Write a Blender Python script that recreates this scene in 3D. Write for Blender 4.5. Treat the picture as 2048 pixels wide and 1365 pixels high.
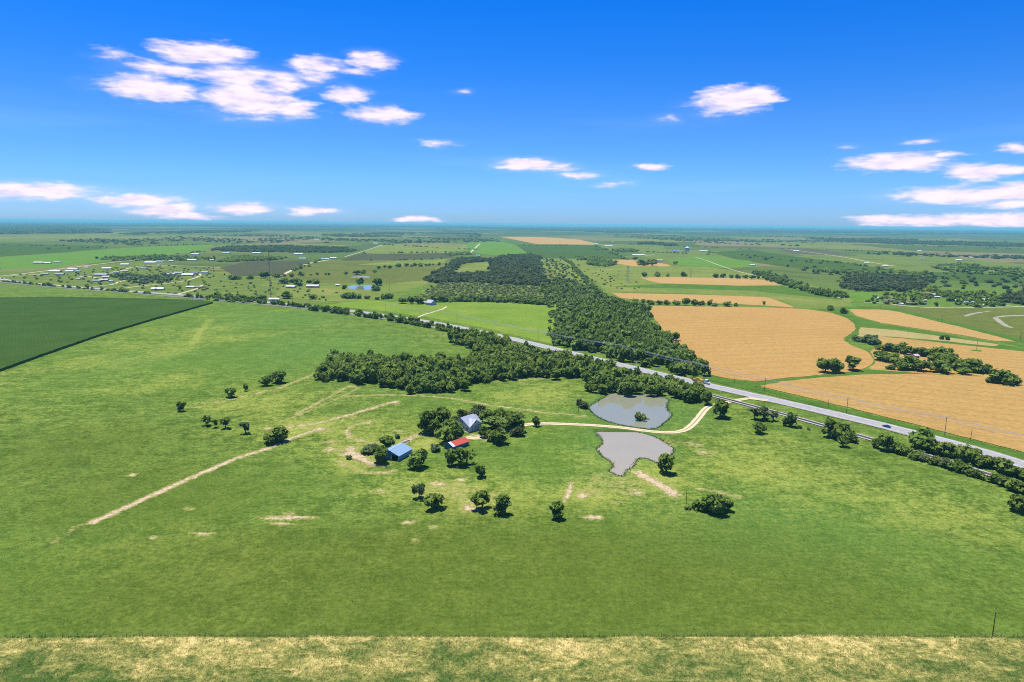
import bpy, math, random
import numpy as np
from mathutils import Matrix, Vector

for o in list(bpy.data.objects):
    bpy.data.objects.remove(o)
SC = bpy.context.scene
COL = SC.collection
rng = np.random.default_rng(7)
random.seed(7)

# ------------------------------------------------------------------ camera
H = 120.0                       # drone height, metres
FPX = 1365.3                    # focal length in pixels of a 2048 px wide frame (24 mm equivalent)
PITCH = math.atan(235.5 / FPX)
ROLL = math.atan(18 / 2048)
_f = np.array([0, math.cos(PITCH), -math.sin(PITCH)])
_u0 = np.array([0, math.sin(PITCH), math.cos(PITCH)])
_r0 = np.array([1.0, 0, 0])
_r = math.cos(ROLL) * _r0 + math.sin(ROLL) * _u0
_u = -math.sin(ROLL) * _r0 + math.cos(ROLL) * _u0
cd = bpy.data.cameras.new('camera')
cd.sensor_width = 36.0
cd.lens = FPX / 2048 * 36.0
cd.clip_start = 1.0
cd.clip_end = 200000.0
cam = bpy.data.objects.new('camera', cd)
COL.objects.link(cam)
cam.matrix_world = Matrix(((_r[0], _u[0], -_f[0], 0), (_r[1], _u[1], -_f[1], 0), (_r[2], _u[2], -_f[2], H), (0, 0, 0, 1)))
SC.camera = cam

# ------------------------------------------------------------------ exposure, render
SC.view_settings.view_transform = 'Standard'
SC.view_settings.look = 'None'
SC.view_settings.exposure = 0.38
SC.view_settings.gamma = 1.0
SC.view_settings.use_curve_mapping = False
SC.render.engine = 'CYCLES'
cy = SC.cycles
cy.max_bounces = 6
cy.diffuse_bounces = 2
cy.glossy_bounces = 2
cy.transmission_bounces = 3
cy.transparent_max_bounces = 6
cy.volume_bounces = 1
cy.use_denoising = False
cy.use_adaptive_sampling = True
cy.adaptive_threshold = 0.01
cy.sample_clamp_indirect = 4.0
cy.filter_width = 1.05

# ------------------------------------------------------------------ node helpers
def new_mat(name):
    m = bpy.data.materials.new(name)
    m.use_nodes = True
    m.node_tree.nodes.clear()
    return m, NT(m.node_tree)

class NT:
    def __init__(s, t):
        s.t = t
    def n(s, typ, **kw):
        nd = s.t.nodes.new(typ)
        for k, v in kw.items():
            if k.startswith('i_'):
                key = k[2:].replace('_', ' ')
                s.put(nd, key, v)
            else:
                setattr(nd, k, v)
        return nd
    def put(s, nd, key, v):
        sock = nd.inputs[key] if not isinstance(key, int) else nd.inputs[key]
        if isinstance(v, bpy.types.NodeSocket):
            s.t.links.new(v, sock)
        else:
            sock.default_value = v
    def math(s, op, a, b=None, c=None, clamp=False):
        nd = s.n('ShaderNodeMath', operation=op, use_clamp=clamp)
        for i, v in enumerate((a, b, c)):
            if v is not None:
                s.put(nd, i, v)
        return nd.outputs[0]
    def vmath(s, op, a, b=None):
        nd = s.n('ShaderNodeVectorMath', operation=op)
        s.put(nd, 0, a)
        if b is not None:
            s.put(nd, 1, b)
        return nd.outputs['Value'] if op in ('LENGTH', 'DOT_PRODUCT', 'DISTANCE') else nd.outputs[0]
    def noise(s, vec, scale, detail=4, rough=0.55, dist=0.0):
        nd = s.n('ShaderNodeTexNoise')
        s.put(nd, 'Vector', vec)
        nd.inputs['Scale'].default_value = scale
        nd.inputs['Detail'].default_value = detail
        nd.inputs['Roughness'].default_value = rough
        nd.inputs['Distortion'].default_value = dist
        return nd.outputs['Fac']
    def step(s, v, a, b):
        nd = s.n('ShaderNodeMapRange', interpolation_type='SMOOTHSTEP')
        s.put(nd, 'Value', v)
        nd.inputs['From Min'].default_value = a
        nd.inputs['From Max'].default_value = b
        return nd.outputs[0]
    def mix(s, fac, a, b, blend='MIX'):
        nd = s.n('ShaderNodeMix', data_type='RGBA', blend_type=blend)
        s.put(nd, 0, fac)
        for i, v in ((6, a), (7, b)):
            if isinstance(v, tuple) and len(v) == 3:
                v = v + (1,)
            s.put(nd, i, v)
        return nd.outputs[2]
    def ramp(s, v, stops, interp='LINEAR'):
        nd = s.n('ShaderNodeValToRGB')
        s.put(nd, 0, v)
        cr = nd.color_ramp
        cr.interpolation = interp
        while len(cr.elements) < len(stops):
            cr.elements.new(0.5)
        for e, (p, c) in zip(cr.elements, stops):
            e.position = p
            e.color = tuple(c) + (1,)
        return nd.outputs[0]
    def pos(s):
        return s.n('ShaderNodeNewGeometry').outputs['Position']
    def objco(s):
        return s.n('ShaderNodeTexCoord').outputs['Object']
    def attr(s, name):
        return s.n('ShaderNodeAttribute', attribute_name=name).outputs['Fac']
    def bump(s, h, strength, dist):
        nd = s.n('ShaderNodeBump')
        s.put(nd, 'Height', h)
        nd.inputs['Strength'].default_value = strength
        nd.inputs['Distance'].default_value = dist
        return nd.outputs[0]
    def out(s, shader):
        o = s.n('ShaderNodeOutputMaterial')
        s.t.links.new(shader, o.inputs[0])
    def bsdf(s, color, rough=0.9, spec=0.2, normal=None, metal=0.0):
        nd = s.n('ShaderNodeBsdfPrincipled')
        if isinstance(color, tuple) and len(color) == 3:
            color = color + (1,)
        s.put(nd, 'Base Color', color)
        s.put(nd, 'Roughness', rough)
        nd.inputs['Specular IOR Level'].default_value = spec
        nd.inputs['Metallic'].default_value = metal
        if normal is not None:
            s.put(nd, 'Normal', normal)
        return nd.outputs[0]

# ------------------------------------------------------------------ pixel of the photograph -> point on the ground plane
def G(x, y, z=0.0):
    x = np.asarray(x, float); y = np.asarray(y, float)
    d = _f + ((x - 1024) / FPX)[..., None] * _r - ((y - 682.5) / FPX)[..., None] * _u
    t = (z - H) / d[..., 2]
    return (d * t[..., None])[..., :2]
def Gp(x, y):
    p = G(x, y)
    return float(p[0]), float(p[1])
def GL(pts):
    a = np.array(pts, float)
    return G(a[:, 0], a[:, 1])
def MPP(x, y):
    """metres per photograph pixel at the ground point seen there"""
    p = G(x, y)
    v = np.array([p[0], p[1], -H])
    return float(v @ _f) / FPX

# ------------------------------------------------------------------ world: sky and far clouds
SUN_EL = math.radians(74)
SUN_AZ = math.radians(-38)      # from +Y towards +X
w = bpy.data.worlds.new('World')
SC.world = w
w.use_nodes = True
wt = w.node_tree
wt.nodes.clear()
S = NT(wt)
sky = S.n('ShaderNodeTexSky', sky_type='NISHITA', sun_disc=False, sun_elevation=SUN_EL, sun_rotation=SUN_AZ,
          altitude=200.0, air_density=1.0, dust_density=0.25, ozone_density=3.0)
hs = S.n('ShaderNodeHueSaturation')
S.put(hs, 'Color', sky.outputs[0])
hs.inputs['Saturation'].default_value = 1.45
hs.inputs['Hue'].default_value = 0.497
hs.inputs['Value'].default_value = 1.0
tc = S.n('ShaderNodeTexCoord').outputs['Generated']
sep = S.n('ShaderNodeSeparateXYZ'); S.put(sep, 0, tc)
tint = S.ramp(sep.outputs[2], [(0.0, (.43, .83, 1.92)), (.06, (.44, .82, 1.70)), (.14, (.50, .82, 1.44)), (.31, (.15, .83, 1.58)), (.6, (.20, .80, 1.5))])
skyc = S.mix(1.0, hs.outputs[0], tint, 'MULTIPLY')
az = S.math('ARCTAN2', sep.outputs[0], sep.outputs[1])
el = S.math('ARCSINE', sep.outputs[2])
cmb = S.n('ShaderNodeCombineXYZ'); S.put(cmb, 0, az); S.put(cmb, 1, S.math('MULTIPLY', el, 2.6)); 
ae = cmb.outputs[0]
nz1 = S.n('ShaderNodeTexNoise'); S.put(nz1, 'Vector', ae)
nz1.inputs['Scale'].default_value = 15.0; nz1.inputs['Detail'].default_value = 5; nz1.inputs['Roughness'].default_value = 0.55
dsp = S.vmath('MULTIPLY', S.vmath('SUBTRACT', nz1.outputs['Color'], (0.5, 0.5, 0.5)), (0.062, 0.042, 0.0))
aed = S.vmath('ADD', ae, dsp)
# cloud: pixel centre, half width, half height, density
CLOUDS = [(400, 104, 95, 20, 1.0), (340, 140, 85, 14, .75), (300, 178, 88, 24, 1.0), (470, 155, 90, 24, .85), (500, 200, 110, 34, .95), (560, 165, 60, 20, .75),
          (585, 215, 55, 20, .8), (640, 128, 55, 15, .9), (738, 120, 48, 16, .95), (700, 140, 60, 10, .7), (695, 193, 42, 18, 1.0), (765, 232, 78, 17, 1.0), (225, 110, 34, 12, .55), (620, 150, 45, 20, .55),
          (1468, 202, 92, 25, 1.0), (1515, 196, 48, 22, .9), (1335, 236, 28, 8, .5), (1050, 329, 72, 11, 1.0), (1120, 332, 50, 8, .7), (1158, 348, 42, 7, .7), (1296, 333, 48, 8, .85), (1225, 368, 45, 6, .55),
          (880, 287, 45, 8, .5), (1800, 325, 105, 17, 1.0), (1900, 312, 50, 6, .6), (1958, 342, 70, 14, 1.0), (1940, 390, 130, 17, 1.0), (2030, 388, 60, 18, 1.0), (2040, 410, 60, 8, .8),
          (1760, 443, 60, 11, .95), (1870, 442, 110, 12, 1.0), (2010, 440, 110, 13, 1.0), (60, 383, 110, 15, 1.0), (275, 402, 78, 10, 1.0), (330, 420, 58, 12, .95), (385, 434, 56, 9, .9), (492, 417, 60, 12, 1.0),
          (630, 422, 55, 8, .85), (840, 440, 50, 8, .9), (2040, 297, 30, 7, .8), (1843, 284, 30, 5, .6), (925, 185, 20, 5, .35), (1690, 298, 18, 5, .35), (130, 370, 30, 5, .3)]
best = None
for cx, cyy, hw, hh, st in CLOUDS:
    d = _f + (cx - 1024) / FPX * _r - (cyy - 682.5) / FPX * _u
    d = d / np.linalg.norm(d)
    a = math.atan2(d[0], d[1]); e = math.asin(d[2])
    k = hh * 1.2 / FPX * 2.6
    v = S.vmath('MULTIPLY', S.vmath('SUBTRACT', aed, (a, e * 2.6, 0)), (FPX / (hw * 1.08), 1 / k, 0))
    ln = S.math('MULTIPLY_ADD', S.vmath('LENGTH', v), -st, st)
    best = ln if best is None else S.math('MAXIMUM', best, ln)
# the same kind of small flat clouds carries on round the rest of the sky
rest = S.noise(S.vmath('MULTIPLY', tc, (1.0, 1.0, 3.0)), 5.0, 4, 0.55)
side = S.step(S.math('ABSOLUTE', az), 0.72, 0.95)
gen = S.math('MULTIPLY', S.math('MULTIPLY', S.step(rest, 0.56, 0.68), side), S.step(sep.outputs[2], 0.01, 0.08))
best = S.math('MAXIMUM', best, S.math('MULTIPLY_ADD', gen, 1.5, -0.8))
fine = S.noise(S.vmath('MULTIPLY', ae, (0.62, 1.0, 1.0)), 46.0, 6, 0.58, 0.2)
cov = S.step(S.math('ADD', best, S.math('MULTIPLY', S.math('SUBTRACT', fine, 0.5), 1.1)), 0.04, 0.66)
wisp = S.noise(S.vmath('MULTIPLY', ae, (0.35, 1.6, 1.0)), 5.0, 3, 0.5)
thin = S.math('MULTIPLY', S.step(wisp, 0.48, 0.80), S.math('MULTIPLY', S.step(el, 0.22, 0.03), 0.20))
skyc = S.mix(thin, skyc, (6.5, 9.0, 13.0))
cloudc = S.mix(S.step(fine, 0.30, 0.66), (8.4, 7.5, 10.2), (10.8, 9.4, 11.3))
veil = S.math('MULTIPLY', S.step(best, -0.35, 0.3), S.math('MULTIPLY', S.step(wisp, 0.40, 0.66), 0.12))
skyc = S.mix(veil, skyc, cloudc)
skyc = S.mix(S.math('MULTIPLY', cov, 0.97), skyc, cloudc)
bg = S.n('ShaderNodeBackground'); S.put(bg, 'Color', skyc)
bg.inputs['Strength'].default_value = 0.08
wo = S.n('ShaderNodeOutputWorld'); wt.links.new(bg.outputs[0], wo.inputs[0])
w.cycles.sampling_method = 'MANUAL'
w.cycles.sample_map_resolution = 512

# ------------------------------------------------------------------ sun
sd = bpy.data.lights.new('sun', 'SUN')
sd.energy = 4.6
sd.angle = math.radians(0.53)
sd.color = (1.0, 0.955, 0.88)
sun = bpy.data.objects.new('sun', sd)
COL.objects.link(sun)
sdir = Vector((math.sin(SUN_AZ) * math.cos(SUN_EL), math.cos(SUN_AZ) * math.cos(SUN_EL), math.sin(SUN_EL)))
sun.rotation_euler = sdir.to_track_quat('Z', 'Y').to_euler()
sun.location = (-200, 300, 400)

# ------------------------------------------------------------------ object helpers
def tag(o, label=None, cat=None, group=None, kind=None):
    if label: o['label'] = label
    if cat: o['category'] = cat
    if group: o['group'] = group
    if kind: o['kind'] = kind
    return o
def link(name, data, mat=None, parent=None, loc=(0, 0, 0), rz=0.0):
    o = bpy.data.objects.new(name, data)
    COL.objects.link(o)
    if mat is not None and data is not None and len(data.materials) == 0:
        data.materials.append(mat)
    if parent is not None:
        o.parent = parent
    o.location = loc
    o.rotation_euler = (0, 0, rz)
    return o
def empty(name, loc, rz=0.0, label=None, cat=None, group=None):
    o = bpy.data.objects.new(name, None)
    COL.objects.link(o)
    o.empty_display_size = 0.5
    o.location = loc
    o.rotation_euler = (0, 0, rz)
    tag(o, label, cat, group)
    return o
def mesh(name, v, f):
    m = bpy.data.meshes.new(name)
    m.from_pydata([tuple(map(float, p)) for p in v], [], f)
    m.update()
    return m
def fast_mesh(name, V, Q, tint=None, tri=False):
    """numpy verts (n,3) and faces (m,k)"""
    k = Q.shape[1]
    m = bpy.data.meshes.new(name)
    m.vertices.add(len(V)); m.vertices.foreach_set('co', np.ascontiguousarray(V, np.float32).ravel())
    m.loops.add(Q.size); m.loops.foreach_set('vertex_index', np.ascontiguousarray(Q, np.int32).ravel())
    m.polygons.add(len(Q)); m.polygons.foreach_set('loop_start', np.arange(0, Q.size, k, dtype=np.int32))
    m.update(calc_edges=True)
    if tint is not None:
        a = m.attributes.new('tint', 'FLOAT', 'FACE')
        a.data.foreach_set('value', np.ascontiguousarray(tint, np.float32))
    return m
class MB:
    """collects simple solids, gives one mesh"""
    def __init__(s):
        s.v = []; s.f = []
    def add(s, vs, fs):
        o = len(s.v)
        s.v += [tuple(p) for p in vs]
        s.f += [tuple(i + o for i in q) for q in fs]
        return s
    def box(s, x0, x1, y0, y1, z0, z1):
        return s.add([(x0, y0, z0), (x1, y0, z0), (x1, y1, z0), (x0, y1, z0), (x0, y0, z1), (x1, y0, z1), (x1, y1, z1), (x0, y1, z1)],
                     [(0, 3, 2, 1), (4, 5, 6, 7), (0, 1, 5, 4), (1, 2, 6, 5), (2, 3, 7, 6), (3, 0, 4, 7)])
    def tube(s, p, q, r0, r1=None, n=6):
        r1 = r0 if r1 is None else r1
        p = Vector(p); q = Vector(q)
        d = (q - p).normalized()
        a = d.orthogonal().normalized(); b = d.cross(a)
        vs = []
        for c, r in ((p, r0), (q, r1)):
            for i in range(n):
                t = 2 * math.pi * i / n
                vs.append(c + a * (r * math.cos(t)) + b * (r * math.sin(t)))
        fs = [(i, (i + 1) % n, n + (i + 1) % n, n + i) for i in range(n)] + [tuple(range(n - 1, -1, -1)), tuple(range(n, 2 * n))]
        return s.add(vs, fs)
    def slab(s, quad, t):
        """quad of 4 points thickened downwards by t"""
        lo = [(p[0], p[1], p[2] - t) for p in quad]
        return s.add(list(quad) + lo, [(0, 1, 2, 3), (7, 6, 5, 4), (0, 4, 5, 1), (1, 5, 6, 2), (2, 6, 7, 3), (3, 7, 4, 0)])
    def prism(s, prof, y0, y1):
        """profile in x,z extruded along y"""
        n = len(prof)
        vs = [(x, y0, z) for x, z in prof] + [(x, y1, z) for x, z in prof]
        return s.add(vs, [tuple(range(n)), tuple(range(2 * n - 1, n - 1, -1))] + [(i, n + i, n + (i + 1) % n, (i + 1) % n) for i in range(n)])
    def mesh(s, name):
        return mesh(name, s.v, s.f)
    def build(s, name, mat, parent=None, loc=(0, 0, 0), rz=0.0):
        return link(name, s.mesh(name), mat, parent, loc, rz)

def inside(P, poly):
    x = P[:, 0]; y = P[:, 1]
    r = np.zeros(len(P), bool)
    n = len(poly); j = n - 1
    for i in range(n):
        xi, yi = poly[i]; xj, yj = poly[j]
        c = ((yi > y) != (yj > y)) & (x < (xj - xi) * (y - yi) / (yj - yi + 1e-12) + xi)
        r ^= c
        j = i
    return r
def seg_dist(P, line):
    best = np.full(len(P), 1e9); along = np.zeros(len(P)); acc = 0.0
    for a, b in zip(line[:-1], line[1:]):
        ab = b - a; L = np.linalg.norm(ab) + 1e-9
        t = np.clip(((P - a) @ ab) / (L * L), 0, 1)
        d = np.linalg.norm(P - (a + t[:, None] * ab), axis=1)
        k = d < best
        best = np.where(k, d, best); along = np.where(k, acc + t * L, along)
        acc += L
    return best, along
def smooth_line(pts, n=4, closed=False):
    P = np.array(pts, float)
    for _ in range(n):
        if closed:
            Q = np.roll(P, -1, 0)
            P = np.stack([P * .75 + Q * .25, P * .25 + Q * .75], 1).reshape(-1, 2)
        else:
            Q = np.stack([P[:-1] * .75 + P[1:] * .25, P[:-1] * .25 + P[1:] * .75], 1).reshape(-1, 2)
            P = np.vstack([P[:1], Q, P[-1:]])
    return P
def resample(P, step, closed=False):
    if closed:
        P = np.vstack([P, P[:1]])
    d = np.r_[0, np.cumsum(np.linalg.norm(np.diff(P, axis=0), axis=1))]
    n = max(3, int(d[-1] / step))
    t = np.linspace(0, d[-1], n + (0 if closed else 1), endpoint=not closed)
    return np.stack([np.interp(t, d, P[:, 0]), np.interp(t, d, P[:, 1])], 1)
def poly_sheet(name, poly, z, mat, step=6.0, jit=1.2, smooth=0, kind='structure', parent=None):
    P = np.array(poly, float)
    if smooth:
        P = smooth_line(P, smooth, True)
    P = resample(P, step, True)
    n = len(P)
    ph = rng.random(4) * 6.28
    tt = np.arange(n) / n * 2 * np.pi
    wob = np.sin(tt * (n // 9 + 1) + ph[0]) * .4 + np.sin(tt * (n // 4 + 1) + ph[1]) * .3 + rng.normal(0, .35, n)
    nx = np.roll(P, -1, 0) - np.roll(P, 1, 0)
    nx = np.stack([nx[:, 1], -nx[:, 0]], 1) / (np.linalg.norm(nx, axis=1)[:, None] + 1e-9)
    P = P + nx * (wob * jit)[:, None]
    from mathutils.geometry import tessellate_polygon
    tri = tessellate_polygon([[Vector((p[0], p[1], 0)) for p in P]])
    tri = [t if np.cross(P[t[1]] - P[t[0]], P[t[2]] - P[t[0]]) > 0 else (t[0], t[2], t[1]) for t in tri]
    m = mesh(name, [(p[0], p[1], z) for p in P], tri)
    o = link(name, m, mat, parent)
    if kind and parent is None:
        o['kind'] = kind
    return o
def strip(name, line, width, z, mat, parent=None, off=0.0, kind='structure', uv=True, jit=0.0):
    """flat ribbon along a line; attribute u runs -1..1 across, v along"""
    P = np.asarray(line, float)
    T = np.gradient(P, axis=0); T /= np.linalg.norm(T, axis=1)[:, None] + 1e-9
    N = np.stack([T[:, 1], -T[:, 0]], 1)
    hw = np.broadcast_to(np.asarray(width, float) / 2, (len(P),))
    us = [-1, -.5, 0, .5, 1]
    V = []
    for u in us:
        j = rng.normal(0, jit, len(P)) if abs(u) == 1 and jit else 0
        V.append(P + N * (off + u * hw + j)[:, None])
    V = np.stack(V, 1)
    n, k = V.shape[:2]
    VV = np.concatenate([V.reshape(-1, 2), np.full((n * k, 1), z)], 1)
    idx = np.arange(n * k).reshape(n, k)
    Q = np.stack([idx[:-1, :-1], idx[:-1, 1:], idx[1:, 1:], idx[1:, :-1]], -1).reshape(-1, 4)
    m = fast_mesh(name, VV, Q)
    if m.polygons[0].normal.z < 0:
        m.flip_normals()
    a = m.attributes.new('u', 'FLOAT', 'POINT')
    a.data.foreach_set('value', np.tile(np.array(us, np.float32), n))
    o = link(name, m, mat, parent)
    if kind and parent is None:
        o['kind'] = kind
    return o

# ------------------------------------------------------------------ shared lines (from the photograph, on the ground)
ROADPX = [(0,559),(67,566),(225,582),(350,590),(445,596),(650,615),(725,626),(785,634),(825,639),(875,647.5),(955,664),(1000,674),(1050,686),(1112,699),(1140,707),(1200,720),(1275,737),(1350,753),(1420,771),(1500,790),(1612,819),(1697,838.6),(1814,866),(1975,909),(2048,926)]
rp = GL(ROADPX)
_c = np.polyfit(rp[:, 1] / 1000, rp[:, 0], 6)
_ys = np.linspace(338, 1374, 200)
ROAD = np.stack([np.polyval(_c, _ys / 1000), _ys], 1)
t0 = ROAD[0] - ROAD[4]; t0 /= np.linalg.norm(t0)
t1 = ROAD[-1] - ROAD[-5]; t1 /= np.linalg.norm(t1)
ROAD = np.vstack([ROAD[0] + t0 * 400, ROAD[0] + t0 * 200, ROAD[0] + t0 * 60, ROAD, ROAD[-1] + t1 * 150, ROAD[-1] + t1 * 600])
ROAD = resample(ROAD, 8.0)
def offset_line(L, d):
    T = np.gradient(L, axis=0); T /= np.linalg.norm(T, axis=1)[:, None]
    return L + np.stack([T[:, 1], -T[:, 0]], 1) * d
# which side is nearer the camera?
_near = -1 if offset_line(ROAD, 1)[60, 1] > ROAD[60, 1] else 1
NEAR = lambda d: offset_line(ROAD, _near * d)
RAILPX = [(1427,793),(1455,800),(1505,812.5),(1612,841.5),(1641,850),(1712,871),(1741,881),(1858,914),(1946,940),(1985,952)]
rl = GL(RAILPX)
_c2 = np.polyfit(rl[:, 1] / 1000, rl[:, 0], 2)
_y2 = np.linspace(318, 473, 60)
RAIL = np.stack([np.polyval(_c2, _y2 / 1000), _y2], 1)
far = NEAR(22)
far = far[far[:, 1] > 560]
RAIL = np.vstack([RAIL[0] - (RAIL[5] - RAIL[0]) / np.linalg.norm(RAIL[5] - RAIL[0]) * 300, RAIL, far])
RAIL = resample(smooth_line(RAIL, 2), 4.0)
DRIVE = smooth_line(GL([(1500,797),(1478,800),(1455,804.5),(1434,809),(1419,813),(1409,820),(1396,838),(1378,857),(1359,864.5),(1333,866),(1294,863),(1255,857),(1216,853),(1158,849.5),(1080,847),(1050,850),(1022,857),(1000,866),(972,876),(945,878),(932,874)]), 3)
DRIVE = resample(DRIVE, 2.0)

PONDN = [(540,455),(700,452),(850,460),(950,475),(1050,492),(1130,515),(1200,540),(1260,575),(1320,610),(1370,645),(1366,680),(1345,712),(1300,735),(1255,765),(1205,800),(1150,770),(1100,750),(1040,742),(1000,750),(975,780),(970,815),(930,850),(870,885),(850,935),(800,922),(740,900),(705,880),(750,840),(740,790),(700,760),(640,735),(620,690),(570,655),(600,635),(645,600),(630,540),(580,500)]
PONDN = GL([(1080 + x * .1953, 770 + y * .1953) for x, y in PONDN])
PONDF = [(505,215),(560,185),(610,155),(660,125),(720,85),(850,75),(1000,82),(1150,100),(1260,128),(1330,150),(1300,190),(1298,230),(1310,265),(1355,300),(1330,340),(1270,385),(1220,430),(1130,452),(1040,440),(930,425),(800,400),(700,375),(600,330),(545,290),(510,250)]
PONDF = GL([(1080 + x * .1953, 770 + y * .1953) for x, y in PONDF])

# ------------------------------------------------------------------ ground
yr = [-400.0, -150.0, 0.0, 80.0, 120.0]
y = 135.0
while y < 1500: yr.append(y); y *= 1.0062
while y < 70000: yr.append(y); y *= 1.06
yr.append(80000.0)
yr = np.array(yr)
ks = np.r_[-3, -1.8, -1.2, np.linspace(-0.86, 0.86, 460), 1.2, 1.8, 3]
Yg = np.repeat(yr[:, None], len(ks), 1)
Xg = ks[None, :] * np.maximum(Yg, 60.0) + np.sign(ks[None, :]) * np.where(np.abs(ks[None, :]) > 1, 300, 0)
P = np.stack([Xg.ravel(), Yg.ravel()], 1)
near_m = (P[:, 1] > 130) & (P[:, 1] < 1500) & (np.abs(P[:, 0]) < 0.9 * P[:, 1])
bare = np.zeros(len(P)); dry = np.zeros(len(P)); wet = np.zeros(len(P)); lush = np.zeros(len(P)); straw = np.zeros(len(P))
Pn = P[near_m]
def paint(arr, pts, width, amt, fade=None):
    d, al = seg_dist(Pn, GL(pts))
    v = amt * np.clip(1.25 - .95 * d / (width / 2), 0, 1)
    arr[near_m] = np.maximum(arr[near_m], v)
def blob(arr, x, yy, wx, wy, amt):
    c = G(x, yy); ex = G(x + wx, yy); ey = G(x, yy - wy)
    v = np.clip(1.3 - np.sqrt(((Pn[:, 0] - c[0]) / (ex[0] - c[0])) ** 2 + ((Pn[:, 1] - c[1]) / (ey[1] - c[1])) ** 2), 0, 1)
    arr[near_m] = np.maximum(arr[near_m], amt * (1.22 if arr is bare else 1.0) * np.clip(v, 0, 1))
# worn tracks and bare patches
paint(bare, [(110,1085),(150,1055),(200,1035),(240,1018)], 3.5, .30)
paint(bare, [(185,1045),(238,1022),(300,993),(380,957),(470,918),(540,896)], 4.6, 1.0)
paint(bare, [(540,896),(580,878),(620,864)], 4.5, .85)
paint(bare, [(535,858),(590,853),(640,846),(700,830),(750,815),(793,803)], 5.5, .82)
paint(bare, [(590,830),(625,812),(700,772),(715,776)], 4, .6)
paint(bare, [(560,845),(610,825),(680,796),(718,776)], 3, .5)
paint(bare, [(690,794),(740,791),(800,790),(850,792),(900,797),(960,807),(1020,816),(1080,824),(1130,829),(1170,833)], 3.4, .8)
paint(bare, [(742,842),(705,852),(693,862),(700,876),(720,882),(745,888),(760,884)], 4, .62)
paint(bare, [(690,910),(705,905),(715,915),(740,925),(745,930)], 7, .95)
paint(bare, [(680,925),(700,935),(730,945),(770,947),(790,940)], 4, .55)
paint(bare, [(400,808),(440,804),(500,790),(560,776),(620,752),(650,738)], 5, .55)
paint(bare, [(365,815),(400,815)], 4, .6)
paint(bare, [(975,762),(1020,762),(1060,759),(1110,756)], 4, .6)
paint(bare, [(1275,945),(1300,960),(1330,975),(1350,990)], 7.5, .95)
paint(bare, [(1143,965),(1138,985),(1128,1005)], 3, .85)
paint(bare, [(1400,978),(1440,985),(1480,995)], 4, .6)
paint(bare, [(925,878),(950,870),(975,880),(1000,870)], 6, .9)
paint(bare, [(800,890),(830,870),(850,868)], 7, .75)
for a in [(1165,992,14,5,.95),(560,1037,50,4,.8),(600,1035,38,3,.9),(560,1048,28,3,.8),(405,1068,28,3,.85),(305,1076,10,3,.7),(378,1018,12,3,.7),(265,950,10,3,.9),(880,968,26,5,.7),(925,960,14,4,.8),(760,985,22,6,.45),(815,1047,16,2,.8),(825,1042,14,3,.55),
          (945,1015,26,10,.7),(865,1055,12,3,.55),(1185,1035,24,5,.75),(1410,905,24,6,.5),(1385,888,18,5,.55),(1330,885,30,8,.35),(1395,890,14,6,.5),(660,900,14,6,.7),(660,885,16,5,.5),(640,860,30,6,.6),(790,862,6,3,.7),(800,865,10,3,.5),(705,835,14,4,.35),(830,1080,8,3,.4),
          (700,900,24,10,.6),(720,915,14,8,.8),(1265,985,30,12,.4),(1235,1005,14,6,.5),(1180,985,30,10,.4),(795,808,14,4,.4),(740,845,14,4,.6),(575,1030,18,6,.5),(960,1000,60,22,.25),(900,985,80,18,.25),(1240,965,80,26,.22)]:
    blob(bare, *a)
paint(wet, [(0,852),(60,865),(110,890),(150,915),(150,950),(100,980),(70,985)], 11, .42)
paint(wet, [(95,1092),(160,1062)], 5, .7)
paint(wet, [(1840,1060),(1920,1075),(2000,1110)], 10, .5)
paint(wet, [(395,645),(370,690),(350,740)], 16, .25)
paint(dry, [(420,640),(395,670),(385,690)], 14, .75)
for a in [(850,888,46,20,1.1),(700,925,60,26,1.0),(900,975,90,24,.95),(1180,990,110,34,1.0),(1320,965,90,34,.95),(600,855,90,24,.95),(470,675,80,10,.6),(330,690,140,60,.45),(200,760,220,60,.35),(930,990,250,60,.75),(1500,930,170,70,.65),(1700,960,150,60,.5),(1300,960,160,70,.7),(720,870,150,60,.75),(1850,1040,160,60,.45),(540,800,160,40,.6),(1050,790,160,40,.5),(300,1100,260,60,.35),(1850,1150,170,60,.4)]:
    blob(dry, *a)
for a in [(1250,830,120,40,.5),(1200,900,40,60,.6),(1370,830,60,30,.7),(650,690,200,40,.7),(560,640,150,20,.7),(1550,1050,300,80,.35),(300,720,120,30,.4)]:
    blob(lush, *a)
olive = np.zeros(len(P))
for a in [(1000,1180,1300,170,1.0),(300,1000,420,110,.6),(1500,1130,500,120,.6),(150,900,260,70,.6)]:
    blob(olive, *a)
# strip of long straw-coloured grass this side of the wire fence
FENCE = GL([(-200,1277),(400,1272),(1024,1274),(1600,1272),(2250,1276)])
fy = np.interp(P[:, 0], FENCE[:, 0], FENCE[:, 1])
straw = np.clip((fy - P[:, 1]) / 0.8 + .5, 0, 1)
dry = np.where(straw > .5, np.clip(1 - (fy - P[:, 1]) / 27, 0, 1), dry)
V = np.concatenate([P, np.zeros((len(P), 1))], 1)
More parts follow.
